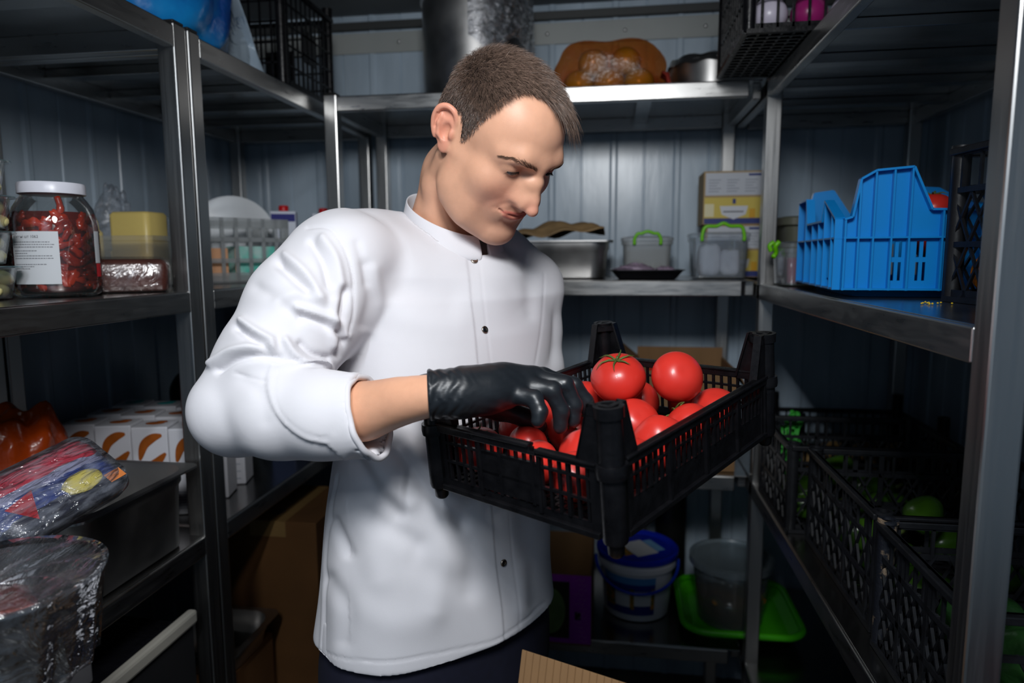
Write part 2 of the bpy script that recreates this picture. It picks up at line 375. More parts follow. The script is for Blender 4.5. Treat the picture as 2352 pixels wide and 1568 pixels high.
def tom_mesh(name,r,seed):
    rg=random.Random(seed); b=MB(); lob=rg.choice([0,.012,.02]); n=rg.choice([5,6,7]); ph=rg.random()*6
    def fn(d):
        az=math.atan2(d[1],d[0]); rho=math.hypot(d[0],d[1])
        k=1+lob*math.cos(n*az+ph)*rho**2
        top=max(0,d[2]); k-=.13*math.exp(-(rho/.26)**2)*(1 if d[2]>0 else .45)
        return k
    b.ell((0,0,0),(r,r*(1+rg.uniform(-.03,.03)),r*.86),40,28,fn=fn)
    return b
def tom_stem(r,seed):
    rg=random.Random(seed); b=MB()
    z=r*.72
    b.tube([(0,0,z-.002),(.0006,0,z+.004),(.002,.001,z+.008)],[.0022,.0017,.0020],8)
    for k in range(6):
        a=2*PI*k/6+rg.uniform(-.3,.3); L=r*rg.uniform(.5,.78); P=[]
        for t in np.linspace(0,1,7):
            rr=L*t+.001; hz=r*.86*math.sqrt(max(0,1-(rr/r)**2))*(1-.13*math.exp(-((rr/r)/.26)**2))+.0012+.004*t*t*rg.uniform(.2,1.6)
            P.append((rr*math.cos(a+.25*t),rr*math.sin(a+.25*t),hz))
        b.tube(P,[.0016,.0017,.0016,.0013,.001,.0007,.0002],5)
    return b
TL=[[-.150,.236,.094,.0375,'up'],[-.078,.268,.096,.0342,'side'],
    [-.105,.205,.046,.0330,'side'],[-.047,.312,.038,.0335,'side'],[-.047,.236,.038,.0325,'left'],[-.046,.165,.038,.0335,'side'],
    [-.207,.070,.034,.0290,'side'],[-.236,.032,.037,.0310,'up'],[-.236,.104,.038,.0325,'up'],[-.166,.150,.037,.0330,'right'],
    [-.122,.078,.036,.0300,'side'],[-.044,.092,.037,.0325,'left'],[-.160,.032,.036,.0300,'side'],[-.236,.176,.036,.0330,'side'],[-.236,.250,.036,.0330,'side'],
    [-.160,.300,.036,.0320,'side'],[-.105,.345,.036,.0300,'side'],[-.235,.330,.036,.0330,'side'],[-.092,.036,.035,.0290,'side']]
def relax():
    A=np.array([t[:4] for t in TL],float); r=A[:,3]; P=A[:,:3].copy(); home=P.copy()
    for it in range(1200):
        P+= (home-P)*.01
        for i in range(len(P)):
            for j in range(i+1,len(P)):
                d=P[i]-P[j]; d2=d.copy(); L=np.linalg.norm(d)+1e-9; need=(r[i]+r[j])*1.035
                if L<need:
                    m=d/L*(need-L)*.5; wi=.4 if i<2 else 1; m2=m.copy()
                    if i>=2 and j>=2: m2[2]=0
                    P[i]+=m2*wi; P[j]-=m2
        P[:,0]=np.clip(P[:,0],-CW+.009+r*1.05,-.009-r*1.05); P[:,1]=np.clip(P[:,1],.009+r*1.05,CL-.009-r*1.05); P[:,2]=np.maximum(P[:,2],.0065+r*1.07)
    return P,r
TP,TR=relax()
TLAB=['large red tomato on top of the crate with its green star stem facing up','smooth red tomato on top of the crate, at the right, showing no stem',
 'red tomato in front of the large one with the green star stem','red tomato against the far right rim, right of the smooth top tomato','red tomato beside the right rim with a small dried stem on its left side',
 'red tomato pressed to the right side of the crate, below the middle one','red tomato in the front left of the crate, right under the thumb of the glove','red tomato in the leftmost corner of the crate, low behind its left side',
 'red tomato at the back left, half under the glove','red tomato under the fingertips with a green stem pointing right','red tomato between the gloved fingers and the near corner post',
 'red tomato hidden behind the near corner post, seen through the slots','small red tomato at the crate left side, seen through its slots','red tomato under the glove at the side next to the jacket',
 'red tomato at the jacket side, behind the gloved knuckles','red tomato half hidden behind the large one with the star stem','small red tomato in the shade behind the smooth top tomato','red tomato in the far corner under the back post','small red tomato low in the near corner of the crate']
for i,(t,p,r) in enumerate(zip(TL,TP,TR)):
    dirs={'up':(0.16,-.30,.9),'side':(random.uniform(-1,1),random.uniform(.2,1),random.uniform(-1,.0)),'left':(-.75,.15,.55),'right':(.25,-.5,.75)}
    zax=unit(CR_R@unit(dirs[t[4]])); q=Vector((0,0,1)).rotation_difference(Vector(zax))
    o=thing('tomato',TLAB[i],'tomato',CR_P+CR_R@p,'tomatoes in the held crate'); o.rotation_mode='XYZ'; o.rotation_euler=q.to_euler()
    tom_mesh('t',r,i).build('flesh',M_TOM,o,smooth=True)
    if t[4]!='side' or i in(9,): tom_stem(r,i).build('stem',M_STEM,o,smooth=True)
# ---------------------------------------------------------------- implicit modelling: smooth unions on a grid, then surface nets
def smin(a,b,k):
    if k<=0: return np.minimum(a,b)
    h=np.clip(.5+.5*(b-a)/k,0,1); return b+(a-b)*h-k*h*(1-h)
class Field:
    def __init__(s,lo,hi,h):
        s.lo=np.array(lo,float); s.h=h; s.n=np.ceil((np.array(hi)-s.lo)/h).astype(int)+1
        s.D=np.full(s.n,1.,np.float32); s.ax=[(s.lo[i]+h*np.arange(s.n[i])).astype(np.float32) for i in range(3)]
    def like(s):
        g=Field.__new__(Field); g.lo,g.h,g.n,g.ax=s.lo,s.h,s.n,s.ax; g.D=np.full(s.n,1.,np.float32); return g
    def sl(s,lo,hi,pad):
        a=np.clip(np.floor((np.array(lo)-pad-s.lo)/s.h).astype(int),0,s.n); b=np.clip(np.ceil((np.array(hi)+pad-s.lo)/s.h).astype(int)+1,0,s.n)
        return tuple(slice(a[i],b[i]) for i in range(3))
    def grid(s,S): return s.ax[0][S[0]][:,None,None],s.ax[1][S[1]][None,:,None],s.ax[2][S[2]][None,None,:]
    def op(s,lo,hi,fn,k,sub=False):
        S=s.sl(lo,hi,k*1.5+s.h*3)
        if any(q.stop-q.start<2 for q in S): return
        X,Y,Z=s.grid(S); d=fn(X,Y,Z).astype(np.float32)
        if sub: s.D[S]=-smin(-s.D[S],d,k)
        else: s.D[S]=smin(s.D[S],d,k)
    def ell(s,c,r,k=.01,R=None,sub=False):
        c=np.array(c,float); r=np.array(r,float); m=max(r)
        def fn(X,Y,Z):
            x,y,z=X-c[0],Y-c[1],Z-c[2]
            if R is not None: x,y,z=[R[0][i]*x+R[1][i]*y+R[2][i]*z for i in range(3)]
            q=np.sqrt((x/r[0])**2+(y/r[1])**2+(z/r[2])**2); g=np.sqrt((x/r[0]**2)**2+(y/r[1]**2)**2+(z/r[2]**2)**2)
            return q*(q-1)/np.maximum(g,1e-6)
        e=r if R is None else np.full(3,m)
        s.op(c-e,c+e,fn,k,sub)
    def cap(s,a,b,ra,rb=None,k=.01,sub=False):
        a=np.array(a,float); b=np.array(b,float); rb=ra if rb is None else rb; d=b-a; L2=max(d@d,1e-12)
        def fn(X,Y,Z):
            x,y,z=X-a[0],Y-a[1],Z-a[2]
            t=np.clip((x*d[0]+y*d[1]+z*d[2])/L2,0,1)
            return np.sqrt((x-t*d[0])**2+(y-t*d[1])**2+(z-t*d[2])**2)-(ra+(rb-ra)*t)
        m=max(ra,rb); s.op(np.minimum(a,b)-m,np.maximum(a,b)+m,fn,k,sub)
    def chain(s,P,R,k=.01,sub=False):
        R=np.broadcast_to(np.asarray(R,float),(len(P),))
        for i in range(len(P)-1): s.cap(P[i],P[i+1],R[i],R[i+1],k,sub)
    def mesh(s):
        D=s.D; I=D<0; c=np.zeros(s.n-1,np.int8); nx,ny,nz=s.n
        C=[(i,j,k) for i in(0,1) for j in(0,1) for k in(0,1)]
        def sub(A,o): return A[o[0]:nx-1+o[0],o[1]:ny-1+o[1],o[2]:nz-1+o[2]]
        for o in C: c+=sub(I,o)
        act=(c>0)&(c<8); idx=np.full(act.shape,-1,np.int64); W=np.argwhere(act); idx[act]=np.arange(len(W))
        P=np.zeros((len(W),3)); n=np.zeros(len(W))
        vals={o:sub(D,o)[act].astype(float) for o in C}
        for o in C:
            for a in range(3):
                if o[a]: continue
                q=list(o); q[a]=1; q=tuple(q); A,B=vals[o],vals[q]; m=(A<0)!=(B<0); t=A[m]/(A[m]-B[m])
                p=np.tile(np.array(o,float),(m.sum(),1)); p[:,a]+=t; P[m]+=p; n[m]+=1
        V=s.lo+(W+P/n[:,None])*s.h; F=[]
        for a in range(3):
            sA=[slice(None)]*3; sB=[slice(None)]*3; sA[a]=slice(0,-1); sB[a]=slice(1,None)
            u,v=(a+1)%3,(a+2)%3; A,B=I[tuple(sA)],I[tuple(sB)]; E=np.argwhere(A!=B)
            ok=(E[:,u]>0)&(E[:,v]>0)&(E[:,u]<s.n[u]-1)&(E[:,v]<s.n[v]-1); E=E[ok]
            du=np.eye(3,dtype=int)[u]; dv=np.eye(3,dtype=int)[v]
            g=lambda e: idx[e[:,0],e[:,1],e[:,2]]
            q=np.stack([g(E-du-dv),g(E-dv),g(E),g(E-du)],1); ins=A[tuple(E.T)]
            q[~ins]=q[~ins][:,::-1]; F.append(q)
        return V,np.concatenate(F)
def np_mesh(name,V,F,m,parent=None,colors=None,smooth=True,world=True):
    V=np.asarray(V,float)
    if world and parent is not None: V=to_local(V,parent)
    me=bpy.data.meshes.new(name); nv,nf=len(V),len(F); F=np.asarray(F); k=F.shape[1]
    me.vertices.add(nv); me.vertices.foreach_set('co',V.ravel().astype(np.float32)); me.loops.add(nf*k); me.loops.foreach_set('vertex_index',F.ravel().astype(np.int32))
    me.polygons.add(nf); me.polygons.foreach_set('loop_start',np.arange(0,nf*k,k,dtype=np.int32)); me.update(calc_edges=True); me.validate()
    me.polygons.foreach_set('use_smooth',np.full(len(me.polygons),smooth))
    if colors is not None:
        ca=me.color_attributes.new('Col','FLOAT_COLOR','POINT'); C=np.ones((nv,4),np.float32); C[:,:3]=colors; ca.data.foreach_set('color',C.ravel())
    for q in (m if isinstance(m,(list,tuple)) else [m]): me.materials.append(q)
    o=bpy.data.objects.new(name,me); COL.objects.link(o)
    if parent is not None: o.parent=parent
    return o
def vnormals(V,F):
    n=np.zeros_like(V); a=np.cross(V[F[:,2]]-V[F[:,0]],V[F[:,3]]-V[F[:,1]])
    for i in range(4): np.add.at(n,F[:,i],a)
    return n/(np.linalg.norm(n,axis=1)[:,None]+1e-12)
def smooth_mesh(V,F,it=1,w=.5):
    E=np.concatenate([F[:,[i,(i+1)%4]] for i in range(4)]); 
    for _ in range(it):
        s=np.zeros_like(V); c=np.zeros(len(V)); np.add.at(s,E[:,0],V[E[:,1]]); np.add.at(c,E[:,0],1); np.add.at(s,E[:,1],V[E[:,0]]); np.add.at(c,E[:,1],1)
        V=V+(s/np.maximum(c,1)[:,None]-V)*w
    return V
def sstep(a,b,x): t=np.clip((x-a)/(b-a),0,1); return t*t*(3-2*t)
# ---------------------------------------------------------------- the man: head (local frame: X his right, Y forward, Z up)
HD_S=.98; HD_P=np.array([-.1725,.9857,1.6004]); HD_R=np.array([[-.6248,.6117,.4852],[-.7782,-.4381,-.4499],[-.0626,-.6587,.7498]])
def h2w(V): return HD_P+HD_S*np.asarray(V,float)@HD_R.T
def w2h(V): return (np.asarray(V,float)-HD_P)@HD_R/HD_S
man=thing('person','man in a white jacket and black gloves looking down at the crate of tomatoes','person',(-.27,1.10,0))
def cat_(P,n=4):
    P=np.asarray(P,float); Q=np.vstack([2*P[0]-P[1],P,2*P[-1]-P[-2]]); o=[]
    for i in range(1,len(Q)-2):
        for t in np.arange(n)/n:
            a,b,c,d=Q[i-1:i+3]; o.append(.5*((2*b)+(c-a)*t+(2*a-5*b+4*c-d)*t*t+(3*b-a-3*c+d)*t**3))
    return np.array(o+[P[-1]])
def head_field():
    f=Field((-.098,-.118,-.20),(.098,.142,.150),.0013)
    B=lambda *a,**k: None
    # skull
    f.ell((0,-.012,.044),(.0735,.094,.084),.02)
    f.ell((0,.028,.048),(.0635,.067,.068),.02)
    f.ell((0,-.055,.012),(.060,.046,.055),.02)
    # face block
    f.ell((0,.040,-.012),(.0600,.0530,.062),.02)
    f.ell((0,.0415,-.050),(.0480,.0415,.050),.022)
    for s in(1,-1):
        f.chain([(s*.058,.000,-.010),(s*.054,.006,-.050),(s*.050,.014,-.064),(s*.038,.046,-.080),(s*.016,.074,-.090)],[.014,.014,.013,.013,.013],.03)
        f.ell((s*.048,.026,-.045),(.0150,.032,.036),.03)        # jaw muscle
        f.ell((s*.0445,.0545,-.008),(.0185,.020,.016),.025)     # cheekbone
    f.ell((0,.0785,-.0900),(.0205,.0160,.0165),.014)             # chin
    f.ell((0,.040,-.088),(.032,.040,.016),.02)
    # brow
    for s in(1,-1): f.chain([(s*.010,.0875,.0385),(s*.028,.0820,.0415),(s*.045,.0650,.0375)],[.0110,.0105,.0095],.018)
    # eye sockets
    for s in(1,-1): 
        f.ell((s*.0330,.1015,.0240),(.0200,.0185,.0105),.012,sub=True)
    # nose
    f.chain([(0,.0935,.036),(0,.1025,.016),(0,.1125,-.008),(0,.1168,-.0180)],[.0070,.0054,.0056,.0066],.008)
    f.ell((0,.1160,-.0195),(.0080,.0090,.0078),.006)
    for s in(1,-1):
        f.ell((s*.0128,.0985,-.0150),(.0068,.0125,.0088),.006)
        f.chain([(s*.004,.099,.014),(s*.0060,.104,-.008),(s*.0080,.1045,-.018)],[.0058,.0064,.0066],.010)
        f.cap((s*.009,.094,.010),(s*.0155,.090,-.014),.0075,.0085,.012)
    for s in(1,-1): f.ell((s*.0064,.1035,-.0258),(.0030,.0060,.0045),.002,sub=True)
    f.cap((0,.0985,-.0270),(0,.0910,-.0345),.0048,.0050,.008)
    # mouth mound (lips are raised on it afterwards)
    f.ell((0,.0705,-.045),(.0330,.0225,.0260),.016)
    # lids over the eyeballs
    for s in(1,-1):
        c=np.array([s*.0328,.0725,.0245]); f.ell(c,(.0148,.0138,.0136),.0045)
    # ears
    for s in(1,-1):
        n=unit((s*.86,.42,.05)); u=unit(np.array([0,-.20,.98])-n*(np.array([0,-.20,.98])@n)); w=np.cross(n,u); w=w*(1 if w[1]<0 else -1)
        o=np.array([s*.0800,-.022,.014]); R=np.array([w,u,n]).T
        P=lambda a,b,c=0: o+w*a+u*b+n*c
        f.ell(P(.001,.004,-.001),(.0165,.0270,.0042),.004,R)
        f.ell(P(-.012,.002,-.008),(.010,.022,.010),.008,R)
        hel=[P(-.0135,.004,-.002),P(-.0150,.016,.0005),P(-.009,.0275,.002),P(.003,.0315,.0025),P(.0135,.0265,.003),P(.0185,.014,.003),P(.0175,.000,.0025),P(.0125,-.013,.002)]
        f.chain(cat_(hel),np.interp(np.linspace(0,7,29),np.arange(8),[.0028,.0032,.0035,.0036,.0038,.0037,.0034,.0032]),.0022)
        f.chain([P(.008,.018,.0015),P(.0105,.006,.003),P(.007,-.008,.003),P(0,-.0145,.002)],[.0028,.0034,.0034,.0034],.0028)
        f.ell(P(-.0035,-.0225,.0005),(.0092,.0100,.0040),.004,R)
        f.ell(P(-.0035,-.001,.0045),(.0078,.0115,.0058),.003,R,sub=True)
        f.ell(P(.001,.0215,.0045),(.0075,.0055,.0035),.003,R,sub=True)
        f.cap(P(.0142,.018,.0055),P(.0140,.000,.0055),.0013,k=.002,sub=True)
        f.ell(P(-.0118,-.003,.0025),(.0042,.0065,.0042),.004,R)
    # neck
    f.chain([(0,-.030,-.03),(0,-.046,-.080),NB],[.050,.0505,.056],.02)
    for s in(1,-1): f.chain([(s*.055,-.030,-.035),(s*.045,-.035,-.09),(s*.022,NB[1]+.05,NB[2])],[.012,.012,.011],.02)
    f.ell((0,.004,-.115),(.016,.016,.022),.02)
    return f
NECK_W=np.array([-.285,1.075,1.450])
NB=w2h(NECK_W)
HF=head_field(); HV,HFc=HF.mesh()
HV=smooth_mesh(HV,HFc,1,.35)
def pl_dist(V,P):
    P=np.asarray(P,float); d=np.full(len(V),1e9)
    for i in range(len(P)-1):
        a,b=P[i],P[i+1]; ab=b-a; t=np.clip(((V-a)@ab)/(ab@ab),0,1); d=np.minimum(d,np.linalg.norm(V-a-t[:,None]*ab,axis=1))
    return d
def creases(V,F,L):
    for P,w,amp in L:
        N=vnormals(V,F); V=V+N*(amp*np.exp(-(pl_dist(V,P)/w)**2))[:,None]
    return V
from mathutils.bvhtree import BVHTree
_b0=BVHTree.FromPolygons([tuple(v) for v in HV],[tuple(int(i) for i in f) for f in HFc])
def front(P):
    o=[]
    for x,z in P:
        h=_b0.ray_cast(Vector((x,.2,z)),Vector((0,-1,0))); o.append(tuple(h[0]) if h[0] else (x,.08,z))
    return o
def arc(P): return front([(-x,z) for x,z in P[::-1]]+[(x,z) for x,z in P[1:]])
LIP_M=arc([(0,-.0446),(.006,-.0440),(.012,-.0436),(.019,-.0427),(.0255,-.0414),(.0290,-.0402)])
LIP_U=arc([(0,-.0408),(.0055,-.0400),(.012,-.0405),(.018,-.0408),(.0215,-.0408)])
LIP_L=arc([(0,-.0496),(.008,-.0493),(.015,-.0476),(.0195,-.0456)])
CL_=[(arc([(0,-.0615),(.008,-.0605),(.015,-.0580)]),.0055,-.0018),(LIP_L,.0043,.0026),(LIP_U,.0028,.0014),(LIP_M,.0015,-.0022)]
for s in(1,-1):
    m=lambda *P:[(s*x,y,z) for x,y,z in P]
    CL_+=[(front([(s*.0200,-.021),(s*.0280,-.030),(s*.0355,-.040)]),.0045,-.0008),
          (front([(s*.0285,-.0402),(s*.0315,-.0390)]),.0028,-.0010),
          (m((.0195,.086,.0315),(.0290,.0880,.0340),(.0400,.083,.0330),(.0480,.074,.0280)),.0016,-.0014)]
HV=creases(HV,HFc,CL_)
# close and drop what lies under the collar is left open: it is joined inside the jacket
def head_colors(V):
    x,y,z=V[:,0],V[:,1],V[:,2]; ax=np.abs(x)
    base=np.tile(np.array(lin(222,168,138)),(len(V),1))
    def mixc(w,c,k=1.): 
        nonlocal base; w=(np.clip(w,0,1)*k)[:,None]; base=base*(1-w)+np.array(lin(*c))*w
    g=lambda cx,cy,cz,r: np.exp(-(((ax-cx)**2+(y-cy)**2+(z-cz)**2)/r**2))
    mixc(g(.038,.080,-.022,.026),(222,150,128),.55); mixc(g(.0,.118,-.016,.016),(222,148,128),.6)
    ear=sstep(.074,.080,ax)*sstep(.02,.005,y)*sstep(-.035,-.02,z); mixc(ear,(226,146,124),.6)
    mixc(sstep(-.025,-.06,z)*sstep(.03,.06,y)*sstep(.060,.045,ax),(196,150,128),.35)   # shaven chin
    mixc(sstep(-.026,-.030,z)*sstep(-.042,-.038,z)*sstep(.026,.018,ax)*sstep(.078,.086,y),(180,134,112),.5)
    lip=np.maximum(np.exp(-(pl_dist(V,LIP_U)/.0032)**4),np.exp(-(pl_dist(V,LIP_L)/.0040)**4)); lip=np.maximum(lip,np.exp(-(pl_dist(V,LIP_M)/.0022)**2)*sstep(.029,.025,ax))
    mixc(lip,(184,88,80),.85)
    mixc(g(.0322,.086,.014,.011),(196,140,118),.3)
    hr=sstep(.050,.075,z-.2*y); mixc(hr*0,(120,100,90),.0)
    return base
M_SKIN=mat('skin',lin(222,168,138),.42,spec=.4,vcol=True,sss=.10,noise=.06,nscale=70,bump=.06,bscale=900)

# eyes: a narrow wet slit between the lids, lashes, and brows of short hairs
M_EYE=mat('eye',(.5,.5,.5),.08,vcol=True,spec=.7)
M_LASH=mat('lash_hair',lin(34,24,20),.5)
M_BROW=mat('brow_hair',lin(104,78,62),.6)
def eye_parts(par):
    for s in(1,-1):
        c=np.array([s*.0328,.0725,.0245]); r=.01415
        def P(az,el,rr=r): return c+rr*np.array([s*math.sin(az)*math.cos(el),math.cos(az)*math.cos(el),math.sin(el)])
        A=np.linspace(-.78,.86,22); up=lambda a:math.radians(-11)-.10*(a/.85)**2-.05*(a-.1); lo=lambda a:math.radians(-11)-.10-.36*max(0,1-(a/.86)**2)**.7-.10*(a/.85)**2
        b=MB(); V=[];Cc=[]
        for a in A:
            for t in np.linspace(0,1,6):
                V.append(P(a,lo(a)+(up(a)-lo(a))*t,r+.0004)); iris=abs(a-.02)<.42
                Cc.append((.012,.012,.016) if abs(a)<.16 else ((.035,.05,.07) if iris else (.30,.27,.26)))
        b.add(V,[(i*6+j,(i+1)*6+j,(i+1)*6+j+1,i*6+j+1) for i in range(21) for j in range(5)])
        b.v=[h2w(v) for v in b.v]; b.build('eye',M_EYE,par,world=True,smooth=True,colors=np.array(Cc))
        b=MB(); b.tube([h2w(P(a,up(a)+.01,r+.0006)) for a in A],[.0003]+[.00085]*20+[.0003],6)
        for k in range(22):
            a=-.7+1.5*k/21; e=up(a); p0=P(a,e,r+.0006); out=.0034+.003*max(0,a)
            p1=P(a*1.10+.03,e-.08,r+.0020); p2=P(a*1.2+.08,e-.12,r+out)
            b.tube([h2w(p0),h2w(p1),h2w(p2)],[.00032,.00024,.00005],4)
        b.build('eyelashes',M_LASH,par,world=True)
        b=MB(); rg=random.Random(5)
        PB=np.array([(.0105,.1000,.0365),(.0210,.0975,.0400),(.0320,.0925,.0430),(.0430,.0820,.0430),(.0520,.0690,.0375)])
        for k in range(230):
            t=rg.random()**.9*3.999; i=int(t); u=t-i; p=PB[i]*(1-u)+PB[i+1]*u; tn=unit(PB[i+1]-PB[i]); w=.0023*(1-.6*(t/4))
            p=p+np.array([0,0,rg.uniform(-w,w)]); 
            q=p+tn*.0055+np.array([0,.0,rg.uniform(.0005,.003)*(1 if t<2.4 else -.6)])
            b.n=b.n; pts=[]
            for e,h in((p,.0000),((p+q)/2,.0009),(q,.0006)):
                e=np.array([s*e[0],e[1],e[2]]); pts.append((e,h))
            b_pts.append((s,pts)) if False else None
            brow_q.append((s,[x for x,_ in pts],[h for _,h in pts]))
        b=None
brow_q=[]
HB=BVHTree.FromPolygons([tuple(v) for v in HV],[tuple(int(i) for i in f) for f in HFc])
def onskin(p,h=0.):
    co,n,i,d=HB.find_nearest(Vector(p)); return np.array(co)+np.array(n)*h
def brows(par):
    for s in(1,-1):
        b=MB()
        for q,pts,hs in brow_q:
            if q!=s: continue
            b.tube([h2w(onskin(p,h+.0002)) for p,h in zip(pts,hs)],[.00014,.00014,.00004],4)
        b.build('eyebrow',M_BROW,par,world=True)
# ---------------------------------------------------------------- short brown hair: strands rooted on the scalp, longer on top and swept forward
def hairline(x,y,z):
    """>0 inside the hair: local head coordinates (x his right), receding temples, short sideburn before the ear"""
    ax=abs(x)
    if ax>.045: yb=np.interp(z,[.006,.016,.045,.066,.087,.099,.112,.2],[-.02,.008,.024,.028,.031,.032,.034,.034])
    else: yb=np.interp(x,[-.045,-.036,-.025,-.01,.007,.027,.045],[.036,.044,.060,.064,.054,.041,.031])
    zl=np.interp(y,[-.12,-.06,-.045,-.03,-.012,0,.005,.011,.2],[-.04,-.03,-.005,.03,.046,.035,.014,.014,.014])
    return min(yb-y,z-zl)
def hair(par):
    rg=np.random.default_rng(11); N=vnormals(HV,HFc)
    A=HV[HFc]; area=np.linalg.norm(np.cross(A[:,2]-A[:,0],A[:,3]-A[:,1]),axis=1); cen=A.mean(1)
    keep=np.array([(hairline(*c)>-.004) and c[2]>-.06 and (abs(c[0])<.0775) for c in cen]); area=area*keep
    # thin under-layer so no skin shines through
    FI=HFc[np.array([(hairline(*c)>.004) and c[2]>-.06 and abs(c[0])<.0772 for c in cen])]; used=np.unique(FI); mp=-np.ones(len(HV),int); mp[used]=np.arange(len(used))
    V=HV[used]+N[used]*.0016
    np_mesh('hair_base',h2w(V),mp[FI],mat('hair_base',lin(44,33,29),.7),par)
    n=27000; idx=rg.choice(len(cen),n,p=area/area.sum()); w=rg.dirichlet([1,1,1,1],n); P=(A[idx]*w[:,:,None]).sum(1)
    NN=np.cross(A[idx,2]-A[idx,0],A[idx,3]-A[idx,1]); NN/=np.linalg.norm(NN,axis=1)[:,None]
    crown=np.array([0.004,-.070,.105])
    V=[];F=[];cnt=0;sec=4
    for k in range(n):
        p,nm=P[k],NN[k]; hl=hairline(*p)
        if hl<-.003+.003*rg.random(): continue
        x,y,z=p; top=sstep(.045,.105,z); 
        fr=sstep(.035,.058,y)*sstep(.016,-.004,x); L=(.010+.018*top+.030*fr)*rg.uniform(.65,1.15)
        L*= .45+.55*sstep(.0,.012,hl) if x>.012 or z<.09 else 1.
        if y<-.02: L*=.8
        if z<.02: L=min(L,.009)
        # flow: away from the crown; on top forward and towards his left
        d=p-crown; d=d-nm*(d@nm); d=unit(d+np.array([-.03*top-.02,.012+.035*top,-.030*(1-top)])+fr*np.array([-.012,.02,-.02])+rg.normal(0,.034,3))
        d=unit(d-nm*(d@nm)); lift=.42+.34*top*rg.random()+rg.normal(0,.12)
        lift*=1-.35*fr
        side=np.cross(nm,d)
        q=p; dirn=unit(d+nm*lift*1.25); pts=[p]
        for i in range(sec-1):
            q=q+dirn*L/(sec-1); pts.append(q); dirn=unit(dirn*.9+d*.22-nm*.10+side*rg.normal(0,.05)+np.array([-.05*fr,0,-.06-.26*fr]))
        r=.00023*rg.uniform(.7,1.3)
        u=unit(np.cross(dirn,nm)); v=np.cross(u,dirn)
        for i,e in enumerate(pts):
            rr=r*(1,.95,.7,.15)[i]
            for a in(0,2.094,4.189): V.append(e+rr*(math.cos(a)*u+math.sin(a)*v))
        for i in range(sec-1):
            for j in range(3): F.append((cnt+i*3+j,cnt+i*3+(j+1)%3,cnt+(i+1)*3+(j+1)%3,cnt+(i+1)*3+j))
        cnt+=3*sec
    m=mat('hair',lin(136,112,98),.30,spec=.9,noise=.6,nscale=170,aniso=.3)
    return np_mesh('hair',h2w(np.array(V)),np.array(F),m,par)
# ---------------------------------------------------------------- jacket, body, gloves, trousers
TF=np.array([.75,-.66,0]); TF/=np.linalg.norm(TF); TLv=np.array([-TF[1],TF[0],0])      # facing, his left
#            z     cx     cy     a     b
TOR=np.array([[.70,-.268,.992,.185,.125],[.796,-.264,.992,.205,.130],[.900,-.263,.994,.199,.132],[.971,-.262,.995,.190,.129],[1.040,-.260,.998,.182,.126],[1.107,-.256,1.005,.179,.123],
  [1.175,-.254,1.012,.176,.120],[1.253,-.254,1.031,.174,.117],[1.333,-.254,1.048,.178,.113],[1.387,-.254,1.060,.182,.106],[1.420,-.256,1.070,.155,.090],[1.442,-.262,1.074,.100,.072],[1.462,-.264,1.076,.05,.05]])
def torso(off=0.,p=2.35):
    def fn(X,Y,Z):
        z=Z.ravel(); C=[np.interp(z,TOR[:,0],TOR[:,i])[None,None,:] for i in(1,2,3,4)]
        a=C[2]+off; b=C[3]+off; x,y=X-C[0],Y-C[1]
        u=np.abs((x*TLv[0]+y*TLv[1])/a); v=np.abs((x*TF[0]+y*TF[1])/b)
        q=(u**p+v**p+1e-9)**(1/p); return (q-1)*np.minimum(a,b)*.93
    return fn
A_=atD
SH_R=A_(780,618,.955); AR=[SH_R,A_(706,716,.915),A_(628,838,.880),A_(548,942,.862),A_(640,948,.845),A_(745,954,.830),A_(838,957,.818)]
ARr=[.078,.077,.069,.0555,.0580,.0540,.0500]
SH_L=A_(1212,655,1.185); AL=[SH_L,A_(1222,760,1.175),A_(1233,850,1.150),A_(1200,925,1.075)]; ALr=[.056,.048,.043,.038]
CZ=np.array([-.268,1.080,1.415])
HEM=.892
CN=np.array([-.252,1.062,1.506])
